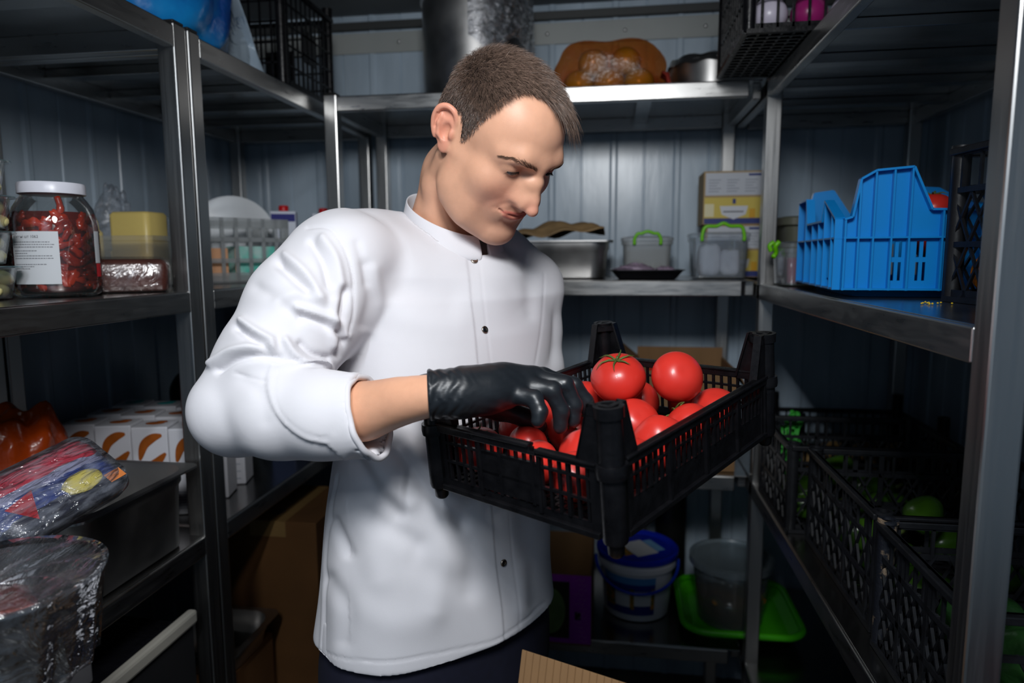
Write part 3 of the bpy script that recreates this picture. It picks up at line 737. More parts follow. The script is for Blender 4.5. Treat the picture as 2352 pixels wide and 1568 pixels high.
def jacket_field():
    f=Field((-.66,.70,HEM-.03),(.02,1.34,1.53),.0031)
    f.op((-.52,.74,HEM-.03),(.0,1.3,1.52),torso(),.02)
    f.chain([A_(800,602,.990),A_(865,585,1.055),CZ+np.array([-.014,.022,.018]),A_(1130,600,1.17),A_(1212,648,1.185)],[.072,.058,.054,.058,.056],.045)
    f.chain([A_(800,645,1.005),A_(930,640,1.040),A_(1080,645,1.062)],[.072,.064,.060],.05)
    f.chain(AR[:4],ARr[:4],.018); 
    f2=f.like()
    f2.chain(AR[3:],ARr[3:],.01)
    # forearm joins the upper arm only round the elbow: crease on the inside of the bend
    f.D=smin(f.D,f2.D,.012)
    f.chain(AL,ALr,.012)
    # neck opening inside the collar
    def hole(X,Y,Z):
        x,y=X-CN[0],Y-CN[1]; u=(x*TLv[0]+y*TLv[1])/.066; v=(x*TF[0]+y*TF[1])/.071
        return np.maximum((np.sqrt(u*u+v*v)-1.10)*.066,(CN[2]-.034-.038*v)-Z)
    f.op(CN-np.array([.12,.12,.12]),CN+np.array([.12,.12,.10]),hole,.004,True)
    # hollow cuff and open hem
    d=unit(AR[6]-AR[5]); f.cap(AR[6]-d*.055,AR[6]+d*.09,.0445,.0465,.002,True)
    n=d; 
    def cut(X,Y,Z,o=AR[6]+d*.004+0): return -((X-o[0])*n[0]+(Y-o[1])*n[1]+(Z-o[2])*n[2])
    o=AR[6]+d*.006; S=f.sl(o-.075,o+.075,0.); X,Y,Z=f.grid(S)
    # tilted end plane of the rolled cuff
    n2=unit(d+np.array([0,0,.30]))
    dd=(X-o[0])*n2[0]+(Y-o[1])*n2[1]+(Z-o[2])*n2[2]
    near=np.sqrt((X-AR[6][0])**2+(Y-AR[6][1])**2+(Z-AR[6][2])**2)<.074
    f.D[S]=np.where(near,np.maximum(f.D[S],dd),f.D[S])
    f.op((-.52,.74,HEM-.06),(.0,1.3,HEM+.05),lambda X,Y,Z:np.maximum(torso(-.006)(X,Y,Z),Z-(HEM+.045)),.001,True)
    Z=f.ax[2][None,None,:]; f.D=np.maximum(f.D,(HEM-Z).astype(np.float32))
    return f
def pxdist(U,P):
    P=np.asarray(P,float); d=np.full(len(U),1e9)
    for i in range(len(P)-1):
        a,b=P[i],P[i+1]; ab=b-a; t=np.clip(((U-a)@ab)/(ab@ab),0,1); d=np.minimum(d,np.linalg.norm(U-a-t[:,None]*ab,axis=1))
    return d
def inpoly(U,P):
    P=np.asarray(P,float); r=np.zeros(len(U),bool); j=len(P)-1
    for i in range(len(P)):
        c=((P[i,1]>U[:,1])!=(P[j,1]>U[:,1]))&(U[:,0]<(P[j,0]-P[i,0])*(U[:,1]-P[i,1])/(P[j,1]-P[i,1]+1e-12)+P[i,0]); r^=c; j=i
    return r
def cat(P,n=6):
    """Catmull-Rom through the points"""
    P=np.asarray(P,float); Q=np.vstack([2*P[0]-P[1],P,2*P[-1]-P[-2]]); o=[]
    for i in range(1,len(Q)-2):
        for t in np.linspace(0,1,n,endpoint=False):
            a,b,c,d=Q[i-1:i+3]; o.append(.5*((2*b)+(c-a)*t+(2*a-5*b+4*c-d)*t*t+(3*b-a-3*c+d)*t**3))
    o.append(P[-1]); return np.array(o)
# cloth folds: (points along the fold, width, height in mm; minus = valley); every fold is real relief in the mesh
FOLDS=[
 ([(640,602),(672,632),(706,664)],16,-9),([(655,585),(700,625),(735,680)],14,5),
 ([(716,556),(742,600),(757,650)],13,-6),([(742,548),(770,592),(782,650)],14,5),
 ([(556,738),(592,764),(625,782)],12,7),([(545,752),(580,780),(612,800)],11,-7),
 ([(486,835),(525,808),(573,798),(625,797)],12,7),([(500,850),(540,828),(590,818),(640,822)],10,-6),
 ([(655,782),(674,812),(704,830),(742,838)],12,7),([(690,790),(715,812),(752,822)],10,-6),
 ([(682,706),(730,720),(777,738),(795,770)],11,6),([(690,726),(735,742),(775,764)],11,-6),
 ([(796,668),(785,720),(787,775),(776,812)],12,-6.5),([(772,690),(765,745),(768,790)],15,5),
 ([(640,690),(690,672),(740,690)],20,4),([(590,660),(640,690),(680,735)],18,-3),
 ([(500,900),(512,960),(540,1010)],26,-1.2),([(560,870),(600,905),(610,965)],20,-1.5),
 ([(840,610),(850,680),(838,745)],14,-4),([(858,620),(868,690),(852,760)],14,3),([(820,560),(835,610),(842,650)],10,-2.5),
 
 ([(900,640),(960,670),(1030,690)],34,-4),([(900,720),(970,740),(1050,745)],34,3),
 ([(1090,600),(1150,640),(1200,700)],26,-3),([(1205,560),(1215,640),(1222,720)],16,-3),
 ([(820,1062),(868,1135),(912,1178)],20,-8),([(850,1040),(895,1110),(940,1155)],22,5),
 ([(912,1030),(962,1100),(1008,1152),(1066,1200)],18,-9),([(945,1030),(1000,1100),(1050,1150)],22,5),
 ([(770,1195),(788,1240),(800,1270)],14,-5),([(845,1178),(903,1216),(958,1250)],26,-6),([(800,1150),(840,1240),(870,1330)],34,4),
 ([(1010,1190),(1020,1290),(1000,1400)],30,4),([(960,1290),(1020,1330),(1090,1340)],34,-4),
 ([(760,1330),(800,1400),(790,1470)],24,-4),([(840,1400),(900,1430),(980,1430)],40,3),([(1060,1180),(1085,1270),(1080,1360)],24,-4),
 ([(1190,1130),(1215,1250),(1235,1380)],22,-4),([(1205,1300),(1200,1400)],18,3),
 ([(905,480),(960,520),(1010,560)],20,-2),([(860,500),(930,560),(960,620)],30,2.5),
]
SEAMS=[([(704,520),(738,519),(766,531),(792,572),(808,626),(813,684),(810,735),(790,792)],3.6,-2.0),
 ([(1250,628),(1249,700),(1242,770),(1232,835)],3.0,-.7),
 ([(769,1090),(750,1210),(742,1300),(737,1400),(731,1515)],3.2,1.6),([(775,1090),(757,1210),(749,1300),(744,1400),(738,1515)],3.2,-1.6),
 ([(722,1492),(790,1512),(870,1519),(960,1510),(1060,1490),(1150,1462),(1255,1385)],2.8,-1.3),
 ([(1104,600),(1112,690),(1122,780),(1132,860)],2.4,-.5),([(1168,1160),(1182,1290),(1190,1380),(1194,1460)],2.4,-.6),
 ([(640,848),(632,905),(655,955),(705,992),(755,1002)],2.6,-1.0),([(828,872),(796,940),(770,990)],2.6,-1.0),([(538,858),(552,860),(614,880)],2.6,-1.4)]
PLK=cat([(1066,560),(1076,610),(1083,690),(1091,770),(1099,860),(1112,1000),(1128,1165),(1140,1285),(1153,1400),(1157,1560)])
CUFF=cat([(622,836),(613,880),(622,925),(650,968),(700,1004),(752,1016)])
def shape_jacket():
    f=jacket_field(); V,F=f.mesh(); V=smooth_mesh(V,F,2,.4); N=vnormals(V,F)
    U=proj(V); view=CAM-V; view/=np.linalg.norm(view,axis=1)[:,None]
    fac=sstep(.02,.35,(N*view).sum(1)); U=U[:,:2]
    # broad gentle waviness of the cloth all round
    q=np.sin(V[:,0]*41+V[:,2]*23)+np.sin(V[:,1]*37-V[:,2]*31+1.3)+np.sin(V[:,0]*63-V[:,1]*52+V[:,2]*12+.5)
    d=.0011*q
    arm=np.min([np.linalg.norm(V-p,axis=1) for p in AR],axis=0)<.10
    for P,w,h in FOLDS:
        m=pxdist(U,cat(P,5)); sl=U[:,0]<800; t=np.exp(-(m/(w*np.where(sl,.82,1.)))**2); d=d+fac*h*.001*t*np.where(sl,1.15,.95)
    # cuff flap turned up over the sleeve, placket edge lapping over
    cuffpoly=np.vstack([CUFF,[(800,1060),(880,1040),(880,850),(740,830)]])
    sd=pxdist(U,CUFF)*np.where(inpoly(U,cuffpoly),1,-1)
    onarm=np.min([np.linalg.norm(V-(AR[4]*(1-t)+AR[6]*t),axis=1) for t in np.linspace(0,1,9)],axis=0)<.072
    d=d+.0030*sstep(-2.5,2.5,sd)*onarm*fac
    side=np.interp(U[:,1],PLK[:,1],PLK[:,0])-U[:,0]
    front=(~arm)&(U[:,1]>560)
    d=d+.0017*sstep(-2.,2.,side)*np.exp(-np.clip(side,0,None)/60.)*front*fac
    for P,w,h in SEAMS: 
        m=pxdist(U,cat(P,5)); d=d+fac*h*.001*np.exp(-(m/w)**2)
    V=V+N*d[:,None]
    # crumpled lower turn-up under the forearm
    return V,F
def build_body(par):
    # coarse body under the clothes, one surface with the bare forearm; head and neck at fine grain
    f=Field((-.60,.70,.02),(.02,1.36,1.50),.0055)
    f.op((-.5,.76,.62),(.0,1.3,1.5),torso(-.022),.02)
    f.chain(AR[:4],[.055,.050,.044,.040],.012)
    f.chain([AR[3],A_(640,948,.850),A_(745,950,.833),A_(838,944,.820),A_(915,922,.798),A_(1000,906,.776)],[.040,.043,.041,.0360,.0292,.0240],.002)
    f.chain(AL,[.042,.038,.033,.028],.012)
    f.chain([CZ,NECK_W+np.array([.0,.0,.01])],[.045,.050],.03)
    for s in(1,-1):
        h=np.array([-.264,.992,.86])+TLv*.085*s; k=h+TF*.02+np.array([0,0,-.40]); a=h+np.array([0,0,-.78])-TF*.01
        f.chain([h,k,a],[.082,.052,.042],.03)
    V2,F2=f.mesh(); V2=smooth_mesh(V2,F2,2,.5)
    V1=h2w(HV); c1=head_colors(HV); c2=np.tile(np.array(lin(222,166,134)),(len(V2),1))
    c2*= (1+.05*np.sin(V2[:,0]*60+V2[:,2]*45))[:,None]
    return np_mesh('body',np.vstack([V1,V2]),np.vstack([HFc,F2+len(V1)]),M_SKIN,par,np.vstack([c1,c2]))
M_CLOTH=mat('white_jacket_cloth',lin(219,217,221),.75,spec=.25,noise=.03,nscale=12,bump=.035,bscale=900,sheen=.1)
M_GLOVE=mat('black_nitrile',(.012,.015,.019),.40,spec=.5,bump=.06,bscale=55,rvar=.08,noise=.1,nscale=30,stretch=(1.,1.,2.2))
M_NAVY=mat('navy_trousers',lin(18,20,40),.8,noise=.2,nscale=80)
def hand_r():
    f=Field(A_(960,830,.93)-np.array([.03,.24,.15]),A_(1370,820,.90)+np.array([.02,.04,.03]),.0017)
    W0=A_(988,906,.776); W1=A_(1050,902,.779); 
    M=[A_(1165,903,.797),A_(1195,884,.808),A_(1224,871,.824),A_(1246,868,.843)]
    f.chain([W0,W1],[.0285,.0268],.012)
    for m,r,k in zip(M,(.0150,.0140,.0138,.0136),(.0225,.0215,.021,.0205)): f.chain([W1*.9+m*.1+(m-M[1])*.25,W1*.45+m*.55,m],[k,k*.92,r],.016)
    FN=[[(1165,903,.794),(1228,915,.782),(1240,946,.774),(1236,966,.772)],[(1195,884,.808),(1268,897,.799),(1289,944,.802),(1287,980,.804)],
        [(1224,871,.824),(1297,882,.815),(1319,930,.817),(1317,966,.818)],[(1246,868,.843),(1318,886,.838),(1346,922,.842),(1353,950,.846)]]
    RR=[[.0130,.0098,.0090,.0080],[.0130,.0106,.0098,.0086],[.0130,.0106,.0098,.0086],[.0128,.0105,.0096,.0084]]
    for P,R in zip(FN,RR):
        g=f.like(); g.chain([A_(*p) for p in P],R,.004)
        f.D=smin(f.D,g.D,.0035)
    g=f.like(); g.chain([A_(1075,915,.835),A_(1150,938,.858),A_(1205,958,.862),A_(1240,978,.862)],[.020,.0150,.0115,.0095],.006); f.D=smin(f.D,g.D,.008)
    d=unit(W1-W0); o=W0-d*.001; S=f.sl(o-.06,o+.06,0); X,Y,Z=f.grid(S)
    f.D[S]=np.maximum(f.D[S],-((X-o[0])*d[0]+(Y-o[1])*d[1]+(Z-o[2])*d[2]))
    f.cap(W0-d*.06,W0-d*.014,.0262,.0262,.001,True)
    V,F=f.mesh(); V=smooth_mesh(V,F,1,.4); N=vnormals(V,F); t=(V-W0)@d
    # wrinkles round the wrist and across the back of the hand
    ang=np.arctan2((V-W0)[:,2],(V-W0)[:,1])
    w=sstep(.0,.004,t)*sstep(.060,.012,t)
    V=V+N*(w*(.0005*np.sin(t*560+2.2*np.sin(ang*2.1)+1.7*np.sin(ang*5))+.00045*np.sin(t*330+ang*7)))[:,None]
    V=V+N*(sstep(.03,.06,t)*.00016*np.sin(V[:,0]*330+V[:,2]*420+3*np.sin(V[:,1]*90)))[:,None]
    w2=np.exp(-(t/.003)**2); V=V+N*(w2*.0013)[:,None]
    return V,F
def hand_l():
    c=lambda a,b,z: CR_P+CR_R@np.array([a,b,z])
    E=AL[3]; Wl=c(-.300,.245,-.030)
    f=Field(np.minimum(E,Wl)-.11,np.maximum(E,Wl)+.14,.0026)
    f.chain([E*.3+Wl*.7,Wl],[.027,.026],.01)
    for i,b in enumerate((.285,.265,.245,.225)):
        f.chain([Wl,c(-.272,b,-.022),c(-.235,b,-.0165),c(-.212,b,-.0145)],[.018,.0105,.0088,.0078],.006)
    f.chain([Wl,c(-.302,.205,-.005),c(-.293,.19,.025),c(-.290,.185,.045)],[.015,.0115,.0095,.008],.006)
    return f.mesh()
def dress():
    body=build_body(man); eye_parts(man); brows(man); hair(man)
    V,F=shape_jacket(); jk=np_mesh('jacket',V,F,M_CLOTH,man)
    # stand collar: a band round the neck, rising at the nape
    Cn=CN; b=MB(); R0=[];n=46
    rows=((1.22,-.034,0),(1.14,-.016,0),(1.07,.004,0),(1.045,.010,0),(1.01,.008,0),(1.04,-.02,0),(1.11,-.045,0))
    for k in range(n+1):
        th=math.radians(8)+(2*PI-math.radians(10))*k/n; cs,sn=math.cos(th),math.sin(th)
        ring=[Cn+TLv*.066*sn*s+TF*(.071*cs*s)+np.array([0,0,-.038*cs+dz*(1.05+.12*cs if dz>0 else .92-.22*cs)]) for s,dz,_ in rows]
        R0.append(ring)
    b.rings(R0,True,True,True); b.build('collar',M_CLOTH,jk,world=True,smooth=True).modifiers.new('s','SUBSURF').render_levels=2
    # hemmed edge of the rolled cuff
    d=unit(AR[6]-AR[5]); n2=unit(d+np.array([0,0,.30])); e1=unit(np.cross(n2,[0,0,1.])); e2=np.cross(n2,e1); o=AR[6]+d*.006; P=[]
    for a in np.linspace(0,2*PI,72,endpoint=False):
        q=e1*math.cos(a)+e2*math.sin(a); qp=q-d*(q@d); q=q*(.0480/np.linalg.norm(qp)); P.append(o+q*(1+.02*math.sin(5*a)+.012*math.sin(11*a)))
    b=MB(); b.tube(P,.0040,8,closed=True); b.build('cuff_hem',M_CLOTH,jk,world=True,smooth=True)
    # metal snap buttons
    JB=BVHTree.FromPolygons([tuple(v) for v in V],[tuple(int(i) for i in q) for q in F])
    for px,py in((1113,757),(1156,1292),(1089,598)):
        r=ray(px,py); h=JB.ray_cast(Vector(CAM),Vector(unit(r)))
        if h[0] is None: continue
        nn=np.array(h[1]); q=np.array(Vector((0,0,1)).rotation_difference(Vector(nn)).to_matrix())
        m=MB().lathe([(.0052,-.001),(.0056,.0012),(.0045,.0026),(.0032,.0016),(.0,.0018)],20,np.array(h[0]),M=q,cap0=True,cap1=False)
        m.build('snap_button',mat('button_metal',(.42,.36,.30),.25,1.),jk,world=True,smooth=True)
    V,F=hand_r(); np_mesh('glove',V,F,M_GLOVE,man)
    V,F=hand_l(); np_mesh('glove',V,F,M_GLOVE,man)
    f=Field((-.52,.72,.05),(.0,1.26,.98),.007)
    f.op((-.5,.76,.78),(.0,1.25,.96),lambda X,Y,Z:np.maximum(np.maximum(torso(-.012)(X,Y,Z),Z-.955),.79-Z),.02)
    for s in(1,-1):
        h=np.array([-.264,.992,.84])+TLv*.088*s; k=h+TF*.022+np.array([0,0,-.38]); a=h+np.array([0,0,-.775])-TF*.01
        f.chain([h,k,a],[.095,.078,.068],.03)
    V,F=f.mesh(); np_mesh('trousers',smooth_mesh(V,F,2,.5),F,M_NAVY,man)
    for s in(1,-1):
        a=np.array([-.264,.992,0])+TLv*.088*s; M2=np.array([TLv,TF,[0,0,1]]).T
        b=MB(); b.ell(a+TF*.055+np.array([0,0,.040]),(.048,.135,.040),20,12,M=M2); b.build('shoe',mat('black_shoe',(.012,.012,.012),.4),man,world=True,smooth=True)
dress()
# ---------------------------------------------------------------- goods: shared builders
def rr(L,W,r,n=5,cx=0.,cy=0.,z=0.):
    P=[]; r=min(r,L/2-1e-4,W/2-1e-4)
    for k,(sx,sy) in enumerate(((1,1),(-1,1),(-1,-1),(1,-1))):
        for i in range(n+1):
            a=PI/2*k+PI/2*i/n; P.append((cx+sx*(L/2-r)+r*math.cos(a),cy+sy*(W/2-r)+r*math.sin(a),z))
    return np.array(P)
def shell(b,prof,L,W,r,n=5,cap0=True,cap1=True):
    """prof: list of (inset, z): rounded-rectangle rings"""
    b.rings([rr(L-2*i,W-2*i,max(.002,r-i*.6),n,z=z) for i,z in prof],cap0,cap1); return b
M_PAN=mat('pan_steel',(.50,.49,.48),.36,1.,noise=.2,nscale=9,rvar=.08)
M_PANI=M_PAN
M_CLR=film('clear_tub_plastic',(.93,.95,.97),.10,.10,ccol=(.75,.80,.85))
M_CLRM=film('milky_tub_plastic',(.80,.82,.83),.34,.18,ccol=(.62,.64,.64))
M_LIDG=mat('green_handle_plastic',lin(112,196,16),.35)
M_CARD=mat('cardboard',lin(130,98,64),.85,noise=.18,nscale=18,stretch=(1,1,.2))
M_CARDD=mat('brown_cardboard_box',lin(118,78,40),.85,noise=.2,nscale=8)
M_PAPER=mat('white_label_paper',lin(205,208,212),.6)
M_INK=mat('label_ink',lin(60,62,70),.7)
M_BLU=mat('blue_crate_plastic',lin(12,134,212),.34,spec=.45)
M_WRAP=film('cling_wrap',(.96,.97,1.),.04,.10,bump=1.,bscale=34.,cloud=.32,ccol=(.75,.80,.9),cscale=60,fres=.75)
M_WRAPD=film('dark_cling_wrap',(.55,.58,.64),.03,.12,bump=1.,bscale=30.,cloud=.16,ccol=(.6,.66,.75),cscale=50,fres=.8)
def gn_pan(name,label,loc,L,W,H,rz=0.,m=None,group=None,rim=.014):
    t=thing(name,label,'pan',loc,group,rz)
    b=MB(); r=.05
    b.rings([rr(L-2*i,W-2*i,max(.004,rad),6,z=z) for i,z,rad in ((.030,.0,.03),(.022,.004,.042),(.016,H-.03,.048),(.012,H-.022,.05),(.012,H-.002,.05),(0,H-.004,.020),(0,H,.020),(.014,H,.050),(.018,H-.022,.046),(.025,.010,.04),(.035,.004,.03))],True,True)
    b.build('pan_body',m or M_PAN,t,auto=50); return t
def lattice_panel(b,o,s,up,out,L,H,kind,bar=.0045,frame=.012,cells=6,th=.004):
    o,s,up,out=[np.asarray(v,float) for v in(o,s,up,out)]
    P=lambda a,z,d=0: o+s*a+up*z+out*d
    def strip(a0,z0,a1,z1,w,d=0,t=th): b.bar(P(a0,z0,d),P(a1,z1,d),w,t,up=out) if False else bar_out(b,P(a0,z0,d),P(a1,z1,d),w,t,out)
    strip(0,frame/2,L,frame/2,frame); strip(0,H-frame/2,L,H-frame/2,frame); strip(frame/2,0,frame/2,H,frame); strip(L-frame/2,0,L-frame/2,H,frame)
    if kind=='slots':
        n=cells
        for i in range(1,n): strip(L*i/n,0,L*i/n,H,bar)
        for z in(.33,.66): strip(0,H*z,L,H*z,bar*1.1)
    if kind=='grid':
        n=cells
        for i in range(1,n): strip(L*i/n,0,L*i/n,H,bar)
        m=max(2,int(H/(L/n)/1.6))
        for i in range(1,m): strip(0,H*i/m,L,H*i/m,bar)
        strip(L*.36,H*.5,L*.64,H*.5,H*.34)
    if kind=='diamond':
        strip(0,H*.72,L,H*.72,bar*1.8,.001); strip(0,H*.36,L,H*.36,bar*1.8,.001); 
        n=cells
        for i in range(n+1): 
            if i%3==0: strip(L*i/n,0,L*i/n,H,bar*2.0,.001)
        Hh=H*.74; st=L/n; m=2*Hh/st
        for i in range(-int(m/2)-1,n+1):
            for sg in(1,-1):
                a0=i*st if sg>0 else i*st+Hh*.55; pts=[]
                a1=a0+Hh*.55*sg; z0,z1=0.,Hh
                lo,hi=0.,1.
                for (p,q) in((-(a1-a0),a0),((a1-a0),L-a0)):
                    if abs(p)<1e-9: continue
                    r=q/p
                    if p<0: lo=max(lo,r)
                    else: hi=min(hi,r)
                if lo<hi-.05: strip(a0+(a1-a0)*lo,Hh*lo,a0+(a1-a0)*hi,Hh*hi,bar*.8)
        for i in range(n*2+1): strip(L*i/(2*n),H*.72,L*i/(2*n),H,bar) if i%2 else None
def bar_out(b,p,q,w,t,out):
    d=unit(q-p); a=unit(np.cross(d,out)); V=[e+i*a*w/2+j*out*t/2 for e in(p,q) for i in(-1,1) for j in(-1,1)]
    b.add(V,[(0,1,3,2),(4,6,7,5),(0,4,5,1),(2,3,7,6),(0,2,6,4),(1,5,7,3)])
def black_crate(label,loc,L,W,H,rz=0.,kind='diamond',m=None,cells=(9,6),post=.028,name='vegetable_crate',group='black plastic crates on the shelves'):
    """L along local x, W along local y"""
    m=m or M_BLKD; t=thing(name,label,'crate',loc,group,rz)
    for (o,s,out,LL,n) in(((0,0),(1,0),(0,-1),L,cells[0]),((0,W),(1,0),(0,1),L,cells[0]),((0,0),(0,1),(-1,0),W,cells[1]),((L,0),(0,1),(1,0),W,cells[1])):
        b=MB(); lattice_panel(b,(*o,.006),(*s,0),(0,0,1),(*out,0),LL,H-.006,kind,cells=n); p=b.build('side_panel',m,t)
        r=MB(); o3=np.array([*o,0.]); s3=np.array([*s,0.]); u3=np.array([*out,0.])
        bar_out(r,o3+u3*.003+np.array([0,0,H-.005]),o3+s3*LL+u3*.003+np.array([0,0,H-.005]),.010,.014,u3); r.build('rim',m,p,bevel=.0015)
        r=MB(); bar_out(r,o3+u3*.002+np.array([0,0,.004]),o3+s3*LL+u3*.002+np.array([0,0,.004]),.008,.009,u3); r.build('lower_rib',m,p)
    b=MB()
    for i in range(int(L/.022)+1): b.box(i*.022,i*.022+.005,0,W,.001,.005)
    for i in range(int(W/.022)+1): b.box(0,L,i*.022,i*.022+.005,.0,.004)
    b.build('base_grid',m,t)
    for x in(0,L):
        for y in(0,W):
            sx=1 if x else -1; sy=1 if y else -1; c=(x-sx*.006,y-sy*.006,0)
            MB().lathe([(.009,.002),(.0125,.004),(.0125,H+post*.0),(.0145,H),(.0145,H+post),(.009,H+post),(.009,H-.02),(0,H-.02)],14,c,cap1=False).build('corner_post',m,t,auto=40)
    return t
def handle_arch(x0,x1,z0,h,y,r=.004,drop=.016):
    xm=(x0+x1)/2
    return cat([(x0,y,z0-drop),(x0,y,z0),(x0+.008,y,z0+h*.8),(xm-.018,y,z0+h*.85),(xm,y,z0+h*1.15),(xm+.018,y,z0+h*.85),(x1-.008,y,z0+h*.8),(x1,y,z0),(x1,y,z0-drop)],4)
def clear_tub(name,label,loc,L,W,H,rz=0.,m=None,handle=None,group=None,lid=True,cat_='container',hname='green_handle'):
    t=thing(name,label,cat_,loc,group,rz); m=m or M_CLRM
    b=MB(); shell(b,[(.010,0),(.004,.004),(0,H-.012),(-.004,H-.012),(-.004,H-.002),(.002,H-.002),(.006,.006)],L,W,.02,5,True,True); b.build('tub_wall',m,t,smooth=True,auto=40)
    if lid:
        b=MB(); shell(b,[(-.006,H-.001),(-.006,H+.008),(.004,H+.012),(.012,H+.009)],L,W,.022); b.build('lid',m,t,auto=40)
    if handle:
        b=MB(); x0,x1,h=handle; P=handle_arch(x0,x1,H+.004,h,-W/2-.008); R=[]
        b.tube(P,.0048,8); 
        b.build(hname,M_LIDG,t,smooth=True)
    return t
def blob(V_fn,nu=48,nv=32): pass
def lump(b,c,r,seed,amp=.12,freq=5.,nu=40,nv=26,flat=0.,sq=2.6):
    rg=np.random.default_rng(seed); K=rg.normal(0,1,(9,3))*freq; ph=rg.uniform(0,6.3,9)
    def fn(d):
        k=1+amp*sum(math.sin(K[i]@d+ph[i])/(1+i*.25) for i in range(9))/2.6
        q=(abs(d[0])**sq+abs(d[1])**sq+abs(d[2])**sq)**(1/sq)
        k/=q
        return k
    n0=b.n; b.ell(c,r,nu,nv,fn=fn)
    V=b.v[-1]; zmin=c[2]-r[2]*(1-flat); V[:,2]=np.maximum(V[:,2],zmin); return b
def printbox(name,label,cat_,loc,L,W,H,m,rz=0.,group=None,bevel=.0015):
    t=thing(name,label,cat_,loc,group,rz); MB().box(0,L,0,W,0,H).build('box_body',m,t,bevel=bevel); return t
def face(t,name,x0,x1,z0,z1,m,y=-.0006,parent=None):
    return MB().box(x0,x1,y,y+.0005,z0,z1).build(name,m,parent or t)
def sideface(t,name,y0,y1,z0,z1,m,x): return MB().box(x,x+.0005,y0,y1,z0,z1).build(name,m,t)
def veg(b,c,L,r,ang,seed,el=0.,taper=.35,bend=.08,lob=0.):
    """long vegetable along its own axis"""
    d=np.array([math.cos(ang)*math.cos(el),math.sin(ang)*math.cos(el),math.sin(el)]); s=unit(np.cross(d,[0,0,1])); P=[];R=[]
    for t in np.linspace(0,1,12):
        P.append(np.asarray(c)+d*(t-.5)*L+s*bend*L*math.sin(PI*t)); R.append(r*max(.06,(math.sin(PI*min(1,max(0,t*.94+.03)))**.45))*(1-taper*t))
    b.tube(P,R,12); return b
# ---------------------------------------------------------------- on the top shelves
zt=ZT+.0008
# blue bag in clear film
t=thing('blue_plastic_bag','bulging blue plastic bag on the top left shelf, left of the black crate','bag',(-1.0,1.455,zt))
b=MB(); lump(b,(0,-.03,.1265),(.145,.165,.126),3,.10,4.,44,30,.0,2.8); b.build('bag_body',mat('blue_bag_plastic',lin(22,128,196),.25,noise=.35,nscale=9,col2=lin(10,70,150),bump=.35,bscale=18,spec=.6),t,smooth=True)
b=MB()
def sheet(u,v): 
    a=-.6+u*1.9; return (.155*math.cos(a)*(1-.25*v)+.006*math.sin(9*u+7*v),.15+.028*math.sin(a)+.02*math.sin(5*v+3*u)-.05*v*v,.008+.235*v-.05*v*u)
b.grid(sheet,26,18); b.build('clear_film_edge',film('frosted_film',(.8,.88,.95),.45,.2,bump=.6,bscale=16,ccol=(.55,.68,.80)),t,smooth=True)
tc=black_crate('black plastic crate with a square grid on the top left shelf, beside the blue bag',(-1.13,1.66,zt),.315,.30,.25,0,'grid',M_BLK,(11,11))
# shallow steel lid at the far left of the back shelf
zb=ZT+.0038
t=thing('shallow_dish','low round steel dish with a lid on the top back shelf, by its left post','dish',(-.66,2.03,zb))
MB().lathe([(.088,0),(.092,.004),(.092,.012),(.080,.020),(.03,.027),(.0,.028)],40,cap1=False).build('lid_plate',M_PAN,t,auto=40)
MB().lathe([(.006,.027),(.006,.036),(.016,.040),(.014,.048),(0,.05)],20).build('knob',mat('black_knob',(.015,.015,.015),.4),t,smooth=True)
t=thing('stock_pot','tall steel stock pot with cling film on the top back shelf','pot',(-.405,2.035,zb))
b=MB(); b.lathe([(.148,0),(.153,.004),(.153,.285),(.158,.288),(.158,.293),(.149,.293),(.149,.01),(0,.01)],64,cap1=False); b.build('pot_wall',M_PAN,t,auto=40)
for s in(): MB().tube(cat([(-.05,-.152,.2),(-.045,-.185,.205),(.045,-.185,.205),(.05,-.152,.2)],5),.006,10).build('side_handle',M_PAN,t,smooth=True)
b=MB()
def sk(u,v):
    a=-1.5+u*2.2; rr_=.1595+.007*abs(math.sin(13*a+4*v))+.006*v
    return (rr_*math.cos(a),rr_*math.sin(a),.298-.155*v+.02*math.sin(7*a))
b.grid(sk,50,12); b.build('cling_film',M_WRAP,t,smooth=True)
# net bag of yellow-green apples
t=thing('net_bag','red net bag stretched over yellow-green apples on the top back shelf','bag',(-.020,2.03,zb))
b=MB()
def nb(d):
    return (1+.03*math.sin(7*d[0]+3*d[1])+.03*math.sin(6*d[2]+5*d[0]))/(abs(d[0])**2.6+abs(d[1])**2.6+abs(d[2])**2.6)**(1/2.6)
b.ell((0,0,.078),(.158,.120,.087),48,28,fn=nb); V=b.v[-1]; V[:,2]=np.maximum(V[:,2],.0012)
b.build('net',film('red_net',(.92,.52,.22),.06,.35,bump=.25,bscale=60,cloud=.22,ccol=lin(190,62,22),cscale=26,fres=.18),t,smooth=True)
b=MB(); rg=random.Random(4)
for k in range(8): b.tube(cat([(.145,-.05+.008*k,.07),(.155+.006*rg.random(),-.07+.008*k,.05+.02*rg.random()),(.158+.008*rg.random(),-.085+.008*k,.012+.02*rg.random())],4),.004,6)
b.build('tied_end',mat('red_net_cord',lin(150,50,40),.6),t,smooth=True)
M_APP=mat('apple_skin',lin(190,196,50),.25,noise=.3,nscale=6,col2=lin(136,170,40),spec=.5)
AP=[(-.084,-.034,.046),(.0,-.046,.046),(.082,-.030,.046),(-.048,.048,.046),(.048,.048,.046),(-.046,-.008,.108),(.045,-.008,.110)]
AL_=['yellow apple low at the left in the red net bag','green-yellow apple low in the middle of the red net bag','yellow apple low at the right in the red net bag','apple at the back left inside the red net bag','apple at the back right inside the red net bag','yellow apple on top at the left inside the red net bag','shiny green-yellow apple on top at the right inside the red net bag']
